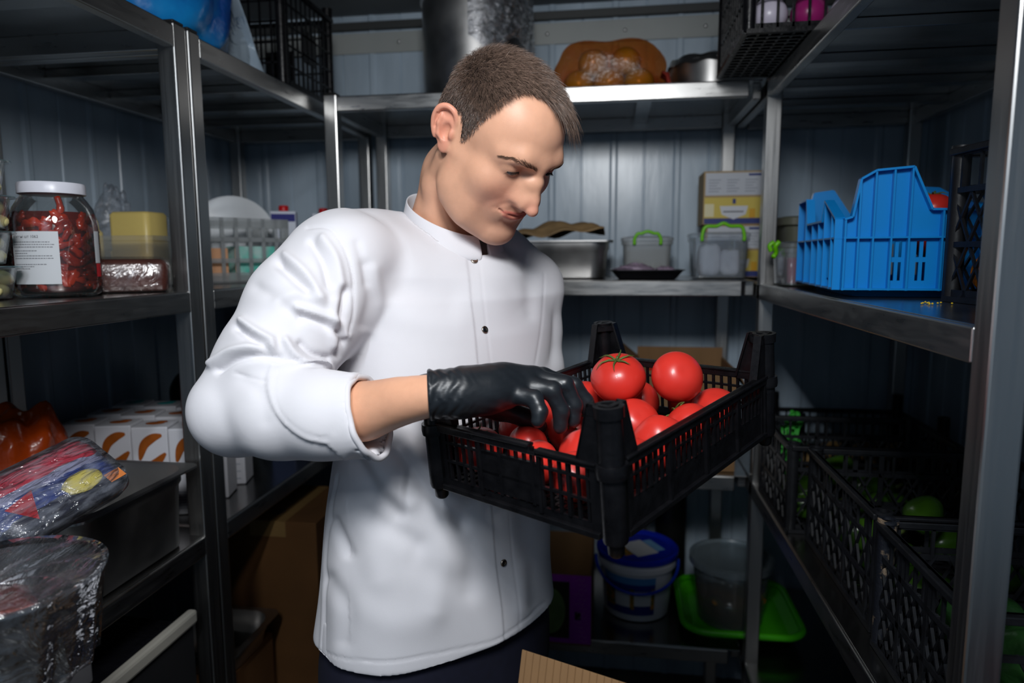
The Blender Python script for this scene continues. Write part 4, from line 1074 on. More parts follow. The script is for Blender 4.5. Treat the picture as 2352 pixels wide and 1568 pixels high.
for p,l in zip(AP,AL_):
    o=thing('apple',l,'apple',(-.020+p[0],2.03+p[1],zb+.001+p[2]),'apples in the red net bag')
    MB().ell((0,0,0),(.0425,.0425,.040),24,16,fn=lambda d:1-.16*math.exp(-((d[0]**2+d[1]**2)/.05))*(1 if d[2]>0 else .5)).build('flesh',M_APP,o,smooth=True)
    MB().tube([(0,0,.023),(.002,0,.032),(.004,.001,.037)],.0012,6).build('stem',M_STEM,o)
t=thing('cooking_pot','steel pot covered with crumpled foil on the top back shelf, right of the apples','pot',(.268,2.085,zb))
MB().lathe([(.112,0),(.116,.004),(.116,.098),(.120,.100),(.120,.103),(.112,.103),(.112,.008),(0,.008)],56,cap1=False).build('pot_wall',M_PAN,t,auto=40)
def foil(u,v):
    a=u*2*PI; r=v*.124; z=.112+.012*(1-v*v)+.0035*math.sin(11*a+9*v)*v+.003*math.sin(17*v+3*a)-(.016 if v>.97 else 0); return (r*math.cos(a),r*math.sin(a),z)
MB().grid(foil,72,18).build('foil_cover',mat('aluminium_foil',(.62,.62,.62),.24,1.,bump=.5,bscale=45),t,smooth=True)
# crate of onions overhanging the aisle
tc=black_crate('black crate of onions overhanging the aisle from the right top shelf',(.245,1.425,ZT-.0022),.40,.34,.20,0,'slots',M_BLK,(14,12))
MB().box(.012,.388,.010,.33,.0052,.0066).build('liner_sheet',mat('dark_liner',(.01,.011,.012),.5,noise=.4,nscale=30),tc)
M_ON=[mat('purple_onion_skin',lin(150,34,104),.3,noise=.4,nscale=14,stretch=(1,1,.2)),mat('white_onion_skin',lin(196,190,206),.3,noise=.2,nscale=14,stretch=(1,1,.2)),mat('brown_onion_skin',lin(140,110,80),.4,noise=.3,nscale=14)]
ok=[('white',1),('purple',0),('white',1),('purple',0),('white',1),('brown',2)]
k=0
for row,z in((0,.046),(1,.118)):
    for i in range(5):
        kind,mi=ok[(i+row*2+ (1 if i==1 else 0))%6] if not(row==0 and i==1) else('purple',0)
        o=thing('onion',f'{kind} onion in the overhanging crate, '+['lower','upper'][row]+' row, '+['at its left end','second from its left end','in the middle','second from its right end','at its right end'][i],'onion',(.245+.052+i*.074,1.425+.052,ZT-.0022+z),'onions in the overhanging crate')
        MB().ell((0,0,0),(.035,.035,.034),20,14,fn=lambda d:1+.22*max(0,d[2])**8).build('bulb',M_ON[mi],o,smooth=True)
# ---------------------------------------------------------------- middle shelves
zm=ZM+.0008
# tubs of peeled garlic stacked at the left edge
M_GAR=mat('garlic_clove',lin(228,216,150),.35,noise=.15,nscale=30,sss=.1)
TUBL=['bottom','second','third','topmost']
for k in range(4):
    z=zm+k*.0535
    t=thing('garlic_tub',f'clear tub of peeled garlic at the left edge, {TUBL[k]} of its stack'+(' from below' if k in(1,2) else ''),'tub',(-.983+(.004,-.002,.003,0)[k],.903,z),'stacked garlic tubs')
    b=MB(); shell(b,[(.012,0),(.008,.002),(0,.046),(-.007,.0475),(-.007,.0490),(.001,.0485),(.010,.004)],.125,.105,.022); b.build('tub_wall',film('garlic_tub_plastic',(.97,.98,.98),.03,.08,ccol=(.8,.85,.85),fres=.45),t,auto=40)
    b=MB(); shell(b,[(-.006,.0496),(-.006,.0510),(.0,.0522)],.125,.105,.022); b.build('lid',film('teal_tinted_lid',(.85,.95,.96),.10,.1,ccol=(.45,.65,.68)),t,auto=40)
    b=MB(); rg=random.Random(k+2)
    for i in range(5):
        for j in range(4):
            for l in range(2):
                c=(-.042+.021*i+rg.uniform(-.003,.003),-.033+.0215*j+rg.uniform(-.003,.003),.0135+.020*l)
                a=rg.random()*3; M3=rotm('z',a)@rotm('x',rg.uniform(-.6,.6)); b.ell(c,(.0112,.0150,.0108),10,7,M=M3)
    o=b.build('garlic_cloves',M_GAR,t,smooth=True); o['kind']='stuff'
t=thing('foil_parcel','small crumpled foil parcel on top of the garlic tubs','parcel',(-.987,.903,zm+4*.0535))
b=MB(); lump(b,(0,0,.020),(.050,.034,.022),9,.22,9,30,20,0,2.2); b.build('foil',mat('pale_foil',(.70,.68,.62),.22,1.,bump=.4,bscale=60),t,smooth=True)
# jar of dried tomatoes
M_GLASS=film('jar_glass',(.97,.98,.98),.02,.03,ccol=(.8,.9,.9),fres=.8)
def jar(label,loc,r=.064,H=.186,txt=True,group='glass jars on the left shelf'):
    t=thing('glass_jar',label,'jar',loc,group,math.radians(0))
    pf=[(r*.86,0),(r*.97,.006),(r,.016),(r,H*.55),(r*.985,H*.66),(r*.90,H*.78),(r*.76,H*.86),(r*.70,H*.885),(r*.70,H*.93)]
    MB().lathe(pf,56,cap1=False).build('glass_body',M_GLASS,t,smooth=True)
    rf=random.Random(8)
    b=MB(); b.lathe([(r*.78,.006),(r*.90,.013),(r*.905,.02),(r*.905,H*.55),(r*.89,H*.64),(r*.81,H*.745),(0,H*.748)],56,cap1=False)
    c=b.build('red_oil_fill',mat('oil_fill',lin(92,10,4),.25,noise=.5,nscale=16,spec=.4),t,smooth=True)
    b=MB()
    for i in range(190):
        a=rf.random()*2*PI; z=rf.uniform(.016,H*.71); rr_=r*.918*(1 if z<H*.6 else 1-.66*(z/H-.6)); tl=rf.uniform(-1.2,1.2)
        M3=rotm('z',a)@rotm('x',tl); ph=rf.random()*6
        b.ell((rr_*math.cos(a),rr_*math.sin(a),z),(.0046,rf.uniform(.009,.016),rf.uniform(.005,.008)),14,9,M=M3,fn=lambda d:1+.16*math.sin(5*d[1]+ph)+.12*math.sin(7*d[2]+ph*2))
    b.tube(cat([(.036,-.030,H*.70),(.038,-.028,H*.78),(.033,-.027,H*.87)],5),[.006]*6+[.005]*5,8)
    b.build('dried_tomato_pieces',mat('dried_tomato',lin(196,52,14),.25,noise=.6,nscale=24,col2=lin(110,12,4),spec=.6,coat=.4),c,smooth=True)['kind']='stuff'
    b=MB(); b.lathe([(r*.735,H*.90),(r*.765,H*.905),(r*.765,H*.985),(r*.74,H),(0,H*1.002)],56,cap1=False); b.build('white_lid',mat('white_lid_paint',lin(222,222,232),.3),t,auto=50)
    return t,r
tj,rj=jar('large glass jar of red dried tomatoes with white lid and paper label',(-.928,1.035,zm))
def wrapl(t,name,a0,a1,z0,z1,r,m):
    b=MB(); b.grid(lambda u,v:(r*math.cos(a0+(a1-a0)*u),r*math.sin(a0+(a1-a0)*u),z0+(z1-z0)*v),24,1); return b.build(name,m,t,smooth=True)
rl=rj*1.008; ac=math.radians(-68)
lb=wrapl(tj,'paper_label',ac-.78,ac+.40,.022,.106,rl,M_PAPER)
def curved_text(body,size,a_start,z,r,par):
    cu=bpy.data.curves.new('txt','FONT'); cu.body=body; cu.size=size; o=bpy.data.objects.new('txt',cu); COL.objects.link(o); dg=bpy.context.evaluated_depsgraph_get(); dg.update()
    me=bpy.data.meshes.new_from_object(o.evaluated_get(dg)); bpy.data.objects.remove(o)
    V=np.array([v.co[:] for v in me.vertices]); 
    if not len(V): return
    A=a_start+V[:,0]/r; W=np.stack([r*np.cos(A),r*np.sin(A),z+V[:,1]],1); F=[tuple(p.vertices) for p in me.polygons]
    b=MB(); b.add(W,F); b.build('label_lettering',M_INK,par)
curved_text("в'ялені шт 1062",.0062,ac-.70,.0955,rl*1.004,lb)
b=MB(); rg=random.Random(1)
for i,(z,f0,f1) in enumerate([(.0885,0,.9),(.0845,0,.95),(.0805,.0,.92),(.0745,.02,.62),(.0705,.02,.40),(.0665,.02,.95),(.0625,.02,.97),(.0530,.02,.78),(.0495,.02,.55),(.0460,.02,.42),(.0425,.02,.2)]):
    a=ac-.72+f0; e=ac-.72+1.02*f1
    while a<e:
        w=rg.uniform(.02,.07); b.grid(lambda u,v,a=a,w=w,z=z:(rl*1.004*math.cos(a+w*u),rl*1.004*math.sin(a+w*u),z+.0013*v),2,1); a+=w+.012
b.build('fine_print',mat('grey_ink',lin(120,122,128),.7),lb)
wrapl(tj,'side_label',ac+1.32,ac+1.55,.055,.108,rl,M_PAPER); wrapl(tj,'red_sticker',ac+1.34,ac+1.56,.032,.054,rl,mat('red_sticker',lin(190,30,40),.4))
t2,_=jar('glass jar of red dried tomatoes standing behind the labelled jar, mostly hidden',(-1.075,1.02,zm),.064,.188)
# brown block in film
t=thing('wrapped_block','dark brown loaf-shaped block in clear film beside the jar of dried tomatoes','block',(-.895,1.166,zm),rz=math.radians(38))
b=MB(); shell(b,[(.006,0.001),(.001,.006),(0,.050),(.005,.058),(.014,.061)],.125,.085,.014); b.build('brown_block',mat('brown_block',lin(82,36,24),.4,noise=.35,nscale=26,bump=.2,bscale=60),t,smooth=True,auto=50)
b=MB(); shell(b,[(-.003,0.0008),(-.004,.006),(-.005,.050),(.002,.061),(.012,.0655)],.125,.085,.016,8); b.build('clear_film',film('thin_cling_wrap',(.97,.96,.96),.01,.16,bump=.3,bscale=30.,fres=.35),t,smooth=True)
# tub with blocks of cheese
M_CHE=mat('pale_cheese',lin(226,206,140),.45,noise=.1,nscale=20)
t=clear_tub('cheese_tub','milky plastic tub of cheese pieces on the left shelf, behind the brown block',(-1.10,1.40,zm),.27,.16,.112,math.radians(0),film('warm_tub_plastic',(.93,.91,.86),.14,.15,ccol=(.62,.60,.52)),lid=False)
CH=[('pale cheese block standing at the left in the cheese tub',-.075,-.02,.075,.06,.118),('yellow cheese block rising at the right of the cheese tub',.055,.0,.095,.075,.155),('orange cheese piece low at the right front of the cheese tub',.065,-.052,.1,.022,.050),('pale cheese wedge lying in the middle of the cheese tub',-.005,.035,.05,.06,.075)]
for i,(l,x,y,a,bb,h) in enumerate(CH):
    o=thing('cheese',l,'cheese',(-1.10+x,1.40+y,zm+.0075),'cheese pieces in the milky tub')
    b=MB(); shell(b,[(.004,0),(0,.004),(0,h-.006),(.005,h)],a,bb,.012); b.build('block',mat('orange_cheese',lin(206,130,50),.5) if i==2 else (M_CHE if i!=1 else mat('yellow_cheese',lin(214,190,112),.4,noise=.1,nscale=9)),o,smooth=True,auto=50)
t=thing('clear_bag','crumpled clear plastic bag standing behind the cheese on the left shelf','bag',(-1.225,1.550,zm))
b=MB(); lump(b,(0,0,.1185),(.085,.040,.118),21,.18,6,36,26,0,2.2); b.v[-1][:,0]*=1-.5*np.clip((b.v[-1][:,2]-.06)/.12,0,1); b.build('bag_film',film('clear_bag_film',(.9,.92,.95),.12,.12,bump=.9,bscale=30,cloud=.3,ccol=(.7,.75,.82)),t,smooth=True)
b=MB(); b.box(-.03,.02,-.012,.0,.062,.085); b.build('blue_print',mat('blue_print',lin(40,60,150),.5),t)
# far left: basket, white plate, cartons
t=thing('plastic_basket','clear slotted plastic basket behind the double post, on the left middle shelf','basket',(-.965,1.625,zm),rz=math.radians(58))
b=MB(); 
for (o,s,out,LL) in(((-.125,-.07),(1,0),(0,-1),.25),((-.125,.07),(1,0),(0,1),.25),((-.125,-.07),(0,1),(-1,0),.14),((.125,-.07),(0,1),(1,0),.14)):
    q=MB(); lattice_panel(q,(*o,.004),(*s,0),(0,0,1),(*out,0),LL,.155,'slots',.010,.022,7 if LL>.2 else 4,.003); q.build('basket_side',M_CLRM,t)
MB().box(-.124,.124,-.069,.069,.0005,.004).build('basket_base',M_CLRM,t)
t=thing('medicine_box','teal and white packet inside the clear slotted basket','packet',(-.965,1.625,zm+.0055),rz=math.radians(58)); MB().box(.0,.098,-.05,.02,0,.085).build('packet_body',mat('teal_print',lin(90,206,186),.5,noise=.3,nscale=20,col2=lin(190,220,215)),t,bevel=.002)
t=thing('medicine_box','pale orange packet at the left inside the clear slotted basket','packet',(-.965,1.625,zm+.0055),rz=math.radians(58)); MB().box(-.098,-.03,-.05,.02,0,.08).build('packet_body',mat('peach_print',lin(226,170,130),.5),t,bevel=.002)
t=thing('plate','large white plate standing on edge behind the clear basket','plate',(-1.06,1.80,zm+.117),rz=0)
M3=np.array(Vector((0,0,1)).rotation_difference(Vector((.35,-.9,.25))).to_matrix())
MB().lathe([(0,0),(.07,0),(.085,.006),(.116,.012),(.117,.0145),(.084,.010),(.07,.004),(0,.004)],56,M=M3,cap0=False,cap1=False).build('plate_body',mat('white_plate',lin(222,226,230),.25),t,auto=50)
t=thing('cheese','small pale yellow cylinder standing behind the white plate','cheese',(-1.13,2.06,zm)); MB().lathe([(.026,0),(.028,.004),(.028,.150),(.024,.155),(0,.155)],24).build('block',M_CHE,t,auto=50)
M_MILK=mat('white_carton_board',lin(206,212,226),.4); M_NB=mat('navy_print',lin(14,20,120),.6); M_REDC=mat('red_cap_plastic',lin(200,24,30),.35)
def milk(label,loc,rz,redlow=False):
    t=thing('milk_carton',label,'carton',loc,'milk cartons on the left shelf',rz)
    b=MB(); b.box(-.036,.036,-.035,.035,0,.196); b.build('carton_body',M_MILK,t,bevel=.002)
    for (nm,m,z0,z1) in(('blue_band',M_NB,.166,.188),)+((('red_panel',mat('red_panel',lin(190,60,60),.45),.06,.160),) if redlow else ()):
        b=MB(); b.box(-.0335,.0335,-.0356,-.0351,z0,z1); b.build(nm,m,t)
    MB().box(.0361,.0366,-.008,.008,.150,.172).build('blue_mark',mat('faint_blue_print',lin(110,130,190),.5),t)
    MB().lathe([(.014,.196),(.0145,.198),(.0145,.211),(.012,.214),(0,.214)],24,(0,0,0)).build('cap',M_REDC,t,auto=50)
milk('white milk carton with a blue band and red cap, left of the other carton',(-.97,1.935,zm),math.radians(22))
milk('milk carton with a red lower panel, half hidden behind the first carton',(-.905,2.07,zm),math.radians(26),True)
t=printbox('medicine_box','low white and blue box lying left of the milk carton','box',(-1.035,1.80,zm),.07,.05,.035,mat('white_blue_box',lin(190,200,214),.5),math.radians(25)); face(t,'blue_print',.004,.066,.003,.016,mat('sky_print',lin(120,170,214),.5)); face(t,'orange_print',.03,.06,.02,.027,mat('orange_print',lin(206,120,60),.5))
# back shelf
zq=ZM+.0008
gn_pan('steel_pan','deep steel food pan with brown paper over it, on the middle back shelf',(-.152,1.985,zq),.30,.24,.105)
t=thing('paper_sheet','crumpled brown baking paper heaped on the steel pan behind his shoulder','paper',(-.152,1.985,zq+.1085))
def pap(u,v): 
    x=-.125+.25*u; y=-.085+.18*v; return (x,y,.012+.030*math.sin(PI*u)**.7*math.sin(PI*v)**.6+.010*u+.006*math.sin(14*u+5*v)+.005*math.sin(19*v-6*u))
MB().grid(pap,34,26).build('sheet',mat('brown_paper',lin(150,122,84),.7,noise=.4,nscale=14,bump=.3,bscale=40),t,smooth=True,solid=.001)
t=clear_tub('storage_tub','small clear tub with green handle behind the black tray',(.093,2.03,zq),.135,.11,.105,0,M_CLRM,(-.036,.036,.018))
b=MB(); shell(b,[(.014,.007),(.012,.02),(.012,.075),(.02,.08)],.135,.11,.015); b.build('grey_contents',mat('grey_contents',lin(150,142,130),.7),t,smooth=True)
t=thing('food_tray','low black tray of wrapped food on the back shelf','tray',(.088,1.890,zq))
b=MB(); shell(b,[(.022,0),(.018,.003),(.002,.022),(-.004,.024),(-.004,.026),(.004,.0255),(.020,.005)],.19,.11,.02); b.build('tray_body',mat('black_tray',(.01,.01,.012),.3),t,auto=40)
b=MB(); lump(b,(-.03,0,.024),(.05,.035,.016),5,.25,12,30,18,0,2.); lump(b,(.05,0,.022),(.026,.03,.012),6,.25,12,24,14,0,2.); b.build('wrapped_food',mat('pink_wrapped_food',lin(160,140,160),.25,noise=.4,nscale=30,bump=.5,bscale=60),t,smooth=True)
t=clear_tub('storage_tub','large clear tub with a green handle, holding white packets on the back shelf',(.279,1.935,zq),.144,.12,.112,0,M_CLR,(-.050,.056,.026))
for i,(l,x,y,w,d,h,a) in enumerate([('white paper packet at the left in the large clear tub',-.028,-.005,.055,.06,.085,.1),('white paper packet leaning at the right in the large clear tub',.036,-.012,.05,.05,.07,-.15)]):
    o=thing('paper_packet',l,'packet',(.279+x*.85,1.935+y,zq+.0085),'packets in the clear tub',a); b=MB(); lump(b,(0,0,h/2),(w/2,d/2,h/2),30+i,.05,7,26,18,0,5); b.build('packet_body',mat('white_packet',lin(206,206,214),.6,noise=.1,nscale=20,bump=.3,bscale=30),o,smooth=True)
M_NAVY2=mat('navy_box_print',lin(36,52,120),.5); M_YEL=mat('yellow_box_print',lin(214,190,84),.5)
BX=[('white and yellow printed carton under another, behind the large clear tub',0,.150),('white and yellow printed carton on top of its stack of two',.1505,.150)]
for i,(l,z,h) in enumerate(BX):
    x0=.262-.010*i; L=.165+.004*i
    t=printbox('food_carton',l,'box',(x0,2.055,zq+z),L,.13,h,mat('carton_kraft',lin(176,150,110),.7),0,'stacked cartons on the back shelf',.0012)
    face(t,'yellow_print',.003,L-.002,.018,.076,M_YEL); face(t,'navy_band',.003,L-.002,.002,.0175,M_NAVY2)
    MB().prism([(.046,.052),(.124,.052),(.118,.028),(.085,.014),(.052,.028)],0,.0004,M=np.array([[1,0,0],[0,0,-1],[0,1,0]]),off=(0,-.0007,0)).build('white_shield',mat('pale_print',lin(214,216,222),.5),t)
    face(t,'navy_badge',.081,.090,.058,.072,M_NAVY2,-.0012); face(t,'cream_print',.004,.03,.022,.058,mat('cream_print',lin(232,222,180),.5),-.0012); face(t,'gold_print',.128,.144,.018,.044,mat('gold_print',lin(214,160,24),.5),-.0012)
    MB().box(.056,.112,-.0017,-.0013,.034,.038).build('print_line',mat('grey_ink',lin(120,122,128),.7),t)
    face(t,'white_panel',.005,L-.003,.082,h-.005,mat('white_print',lin(196,200,208),.5)); face(t,'navy_tab',L-.046,L-.004,h-.014,h-.008,M_NAVY2,-.0012)
    b=MB()
    for r_ in range(5): 
        for c_ in range(3): b.box(.014+c_*.05,.014+c_*.05+.034-.006*(r_%3),-.0015,-.0011,h-.026-r_*.008,h-.0235-r_*.008)
    b.build('printed_lines',mat('faint_ink',lin(160,165,176),.7),t)
# right shelf
zr=ZM-.007+.0008
t=clear_tub('storage_tub','small clear tub of pink pickles with a green clip, behind the blue crate',(.432,1.662,zr),.115,.13,.088,0,M_CLR,None)
b=MB(); b.tube(cat([(-.062,-.030,.100),(-.070,-.030,.090),(-.066,-.02,.075),(-.074,-.03,.066)],4),.0055,8); b.build('green_clip',M_LIDG,t,smooth=True); b=MB(); b.tube(cat([(-.062,.02,.100),(-.072,.02,.092),(-.068,.02,.078)],4),.0055,8); b.build('green_clip',M_LIDG,t,smooth=True)
b=MB(); shell(b,[(.014,.0065),(.011,.01),(.011,.062),(.013,.064)],.115,.13,.015); b.build('pink_brine',mat('pink_brine',lin(150,24,70),.2,noise=.3,nscale=12),t,smooth=True)
t=thing('storage_tub','grey tub standing at the back of the right shelf, behind the pink tub','container',(.535,2.0,zr)); b=MB(); shell(b,[(.02,0),(.015,.004),(.004,.145),(-.006,.15),(-.006,.168),(.0,.172)],.17,.16,.03); b.build('tub_wall',mat('grey_tub',lin(96,98,84),.5),t,auto=40)
# ---------------------------------------------------------------- right rack: blue crate, black crates and what is in them
def blue_crate():
    t=thing('blue_crate','bright blue plastic crate with a raised ribbed side on the right shelf','crate',(.374,1.212,zr),rz=math.radians(-5))
    W,L,B=.30,.36,.012                    # x, y, base height
    def ribs(b,o,s,out,xs,z0,tops,w=.0028,dep=.012):
        for x,tz in zip(xs,tops): 
            V=[o+s*(x+i*w/2)+out*d+np.array([0,0,z]) for i in(-1,1) for d in(0,dep) for z in(z0,tz)]
            b.add(V,[(0,1,3,2),(4,6,7,5),(0,4,5,1),(2,3,7,6),(0,2,6,4),(1,5,7,3)])
    def side(name,o,s,out,top,ribx,slots,ledge=(.098,)):
        o=np.array(o,float); s=np.array(s,float); out=np.array(out,float); b=MB()
        n0=lambda x: float(np.interp(x,[p[0] for p in top],[p[1] for p in top]))
        xs=sorted(set([p[0] for p in top]+[v for sl in slots for v in sl[:2]]))
        def pl(x0,x1,z0a,z0b,z1a,z1b,d0=-.0025,d1=0.):
            V=[o+s*x+out*d+np.array([0,0,z]) for x,(za,zb) in((x0,(z0a,z1a)),(x1,(z0b,z1b))) for d in(d0,d1) for z in(za,zb)]
            b.add(V,[(0,1,3,2),(4,6,7,5),(0,4,5,1),(2,3,7,6),(0,2,6,4),(1,5,7,3)])
        for x0,x1 in zip(xs[:-1],xs[1:]):
            hs=[sl for sl in slots if sl[0]<=x0+1e-6 and sl[1]>=x1-1e-6]; z=B
            if hs:
                for (_,_,a,c) in sorted(hs,key=lambda q:q[2]): pl(x0,x1,z,z,a,a); z=c
            pl(x0,x1,z,z,n0(x0),n0(x1))
        # rim ledge follows the profile
        for (xa,za),(xb,zb) in zip(top[:-1],top[1:]): bar_out(b,o+s*xa+out*.005+np.array([0,0,za]),o+s*xb+out*.005+np.array([0,0,zb]),.0035,.016,out)
        for z in ledge+(B+.002,): bar_out(b,o+out*.005+np.array([0,0,z]),o+s*top[-1][0]+out*.005+np.array([0,0,z]),.0030,.013,out)
        ribs(b,o,s,out,ribx,B,[n0(x) for x in ribx]); return b.build(name,M_BLU,t)
    topA=[(0,.128),(.012,.132),(.022,.192),(.044,.205),(.098,.209),(.128,.142),(.200,.140),(.215,.160),(.245,.205),(.282,.200),(.300,.130)]
    sl=[]
    for x in(.076,.086): sl+=[(x,x+.0045,.028,.058),(x,x+.0045,.066,.092)]
    for x in(.112,.122): sl+=[(x,x+.0045,.028,.058),(x,x+.0045,.066,.092)]
    side('front_side',(0,0,0),(1,0,0),(0,-1,0),topA,[.002,.022,.044,.071,.097,.145,.20,.25,.298],sl)
    side('back_side',(W,L,0),(-1,0,0),(0,1,0),topA,[.002,.022,.044,.071,.097,.145,.20,.25,.298],sl)
    topB=[(0,.128),(.02,.128),(.055,.120),(.075,.085+.03),(.20,.115),(.24,.165),(.27,.180),(.36,.180)]
    side('left_side',(0,L,0),(0,-1,0),(-1,0,0),[(0,.180),(.09,.180),(.11,.130),(.25,.130),(.27,.165),(.36,.130)],[.002,.09,.16,.22,.27,.33,.358],[])
    side('right_side',(W,0,0),(0,1,0),(1,0,0),[(0,.130),(.09,.18),(.11,.130),(.25,.130),(.27,.165),(.36,.180)],[.002,.09,.18,.27,.358],[])
    b=MB(); b.rings([rr(W-.05,L-.05,.02,5,W/2,L/2,0),rr(W-.03,L-.03,.02,5,W/2,L/2,B),rr(W-.002,L-.002,.006,5,W/2,L/2,B+.0015)]); b.build('base',M_BLU,t,auto=40)
    # fine grip ridges on the near end panel
    b=MB()
    for i in range(7): b.box(-.0045,.0,.040+i*.010,.043+i*.010,.03,.088)
    b.build('grip_ridges',M_BLU,t)
blue_crate()
# black diamond crate with oranges
bc=black_crate('tall black diamond-lattice crate with oranges, on the right shelf beside the blue crate',(.500,1.125,zr),.36,.33,.225,math.radians(-82),'diamond',M_BLKD,(9,8),.004)
M_OR=mat('orange_peel',lin(240,140,10),.35,noise=.1,nscale=40,bump=.25,bscale=260,spec=.5)
OL=['orange low in the black lattice crate, nearest the aisle','orange behind the nearest one in the black lattice crate','small orange in the middle of the black lattice crate']
for (l,x,y,z,r) in((OL[0],.552,1.080,.044,.037),(OL[1],.640,1.095,.043,.037),(OL[2],.585,.99,.042,.036)):
    o=thing('orange',l,'orange',(x,y,zr+z),'oranges in the black lattice crate'); MB().ell((0,0,0),(r,r,r*.96),28,18).build('peel',M_OR,o,smooth=True)
zl=ZL-.022+.0008
crL=dict(kind='diamond',cells=(9,7),post=.004)
c1=black_crate('black lattice crate of green peppers at the far end of the lower right shelf',(.374,1.463,zl),.34,.27,.190,0,'diamond',M_BLKD,(8,7),.004)
c2=black_crate('black lattice crate in the middle of the row on the lower right shelf',(.408,1.437,zl),.365,.36,.192,math.radians(-90),'diamond',M_BLKD,(10,8),.004)
M_DUST=mat('dirty_black_plastic',(.010,.012,.018),.5,noise=0,nscale=34,col2=lin(150,130,108),nlo=.36,nhi=.44,bump=.2,bscale=120)
c3=black_crate('muddy black lattice crate nearest the camera on the lower right shelf',(.399,1.040,zl),.262,.38,.195,math.radians(-90),'diamond',M_BLKD,(10,8),.004)
for ch in c3.children:
    if ch.name.startswith('corner_post'): ch.data.materials[0]=M_DUST
c4=black_crate('low black crate with tall corner posts at the back of the lower right shelf',(.480,1.83,zl),.36,.30,.125,0,'slots',M_BLK,(16,12),.05)
M_PEP=mat('green_pepper_skin',lin(58,96,22),.25,noise=.35,nscale=10,spec=.55)
def peppers(base,pts,where,grp):
    for i,(x,y,z,a) in enumerate(pts):
        o=thing('green_pepper',f'green pepper {where[i]}','pepper',(x,y,base+z),grp,a)
        MB().ell((0,0,0),(.060,.033,.032),22,14,fn=lambda d:1+.10*math.cos(3*math.atan2(d[2],d[1]))*(1-abs(d[0]))-.10*max(0,d[0])**6).build('flesh',M_PEP,o,smooth=True)
        MB().tube([(.050,0,0),(.062,0,.004),(.072,0,.010)],[.006,.0045,.005],8).build('stem',M_STEM,o,smooth=True)
peppers(zl,[(.445,1.525,.042,.3),(.445,1.615,.042,2.6),(.59,1.54,.042,.2),(.605,1.655,.042,.1),(.50,1.57,.108,.9)],['at the front left of the farthest lower crate','at the back left of the farthest lower crate','at the front right of the farthest lower crate','at the back right of the farthest lower crate','lying on top in the farthest lower crate'],'peppers in the farthest lower crate')
peppers(zl,[(.50,1.37,.042,.1),(.50,1.26,.042,.4),(.50,1.15,.042,2.9),(.65,1.35,.042,.4),(.65,1.22,.042,.2),(.57,1.30,.112,1.1)],['at the far end of the middle lower crate, by the aisle','halfway along the middle lower crate, by the aisle','at the near end of the middle lower crate, by the aisle','at the far end of the middle lower crate, by the wall','at the near end of the middle lower crate, by the wall','lying on top in the middle lower crate'],'peppers in the middle lower crate')
M_CAB=mat('dark_green_leaf',lin(40,84,36),.4,noise=.5,nscale=20,bump=.5,bscale=40)
for i,(l,x,y,z) in enumerate([('dark green cabbage at the far end of the muddy crate',.505,.96,.085),('dark green cabbage at the near end of the muddy crate',.51,.855,.085),('dark green cabbage by the wall in the muddy crate',.67,.87,.085)]):
    o=thing('cabbage',l,'cabbage',(x,y,zl+z),'cabbages in the muddy crate')
    b=MB(); lump(b,(0,0,0),(.052,.050,.050),40+i,.10,5,34,24,0,2.); b.build('head',M_CAB,o,smooth=True)
M_POT=mat('potato_skin',lin(176,140,84),.7,noise=.35,nscale=20)
rg=random.Random(3)
for i in range(8):
    x=.480+.050+(i%4)*.086; y=1.83+.055+(i//4)*.10
    o=thing('potato',f"potato in the low crate with tall posts, {['front','back'][i//4]} row, {['first','second','third','fourth'][i%4]} from the left",'potato',(x,y,zl+.038+.0),'potatoes in the low crate',rg.random()*3)
    b=MB(); lump(b,(0,0,0),(.036,.028,.026),60+i,.08,4,20,14,0,2.); b.build('potato_skin',M_POT,o,smooth=True)
t=thing('parsley_bunch','bright green bunch of leaves on the lower right shelf, behind the back right post','herb',(.452,1.789,zl))
b=MB(); rg=random.Random(9)
for k in range(70):
    a=rg.random()*6.28; h=rg.uniform(.06,.185); r=rg.uniform(.0,.024); c=np.array([r*math.cos(a),r*math.sin(a),h]); M3=rotm('z',rg.random()*6)@rotm('x',rg.uniform(-1,1)); b.ell(c,(.010,.013,.0035),7,5,M=M3)
for k in range(16):
    a=rg.random()*6.28; b.tube([(0.006*math.cos(a),.006*math.sin(a),0.001),(.012*math.cos(a),.012*math.sin(a),.08),(.022*math.cos(a),.022*math.sin(a),.15)],.0016,5)
b.build('leaves',mat('leaf_green',lin(60,170,60),.4,noise=.3,nscale=40),t,smooth=True)['kind']='stuff'
# beyond the near post
tt=thing('tomato','big red tomato at the bottom right corner of the photo, past the near post','tomato',(.545,.575,zl+.043)); tt['group']='tomatoes past the near post'
tom_mesh('t',.042,77).build('flesh',M_TOM,tt,smooth=True)
c5=black_crate('black slotted crate at the bottom right corner, cut off by the frame',(.415,.640,zl),.30,.36,.030,math.radians(-90),'slots',M_BLKD,(10,8),.004)

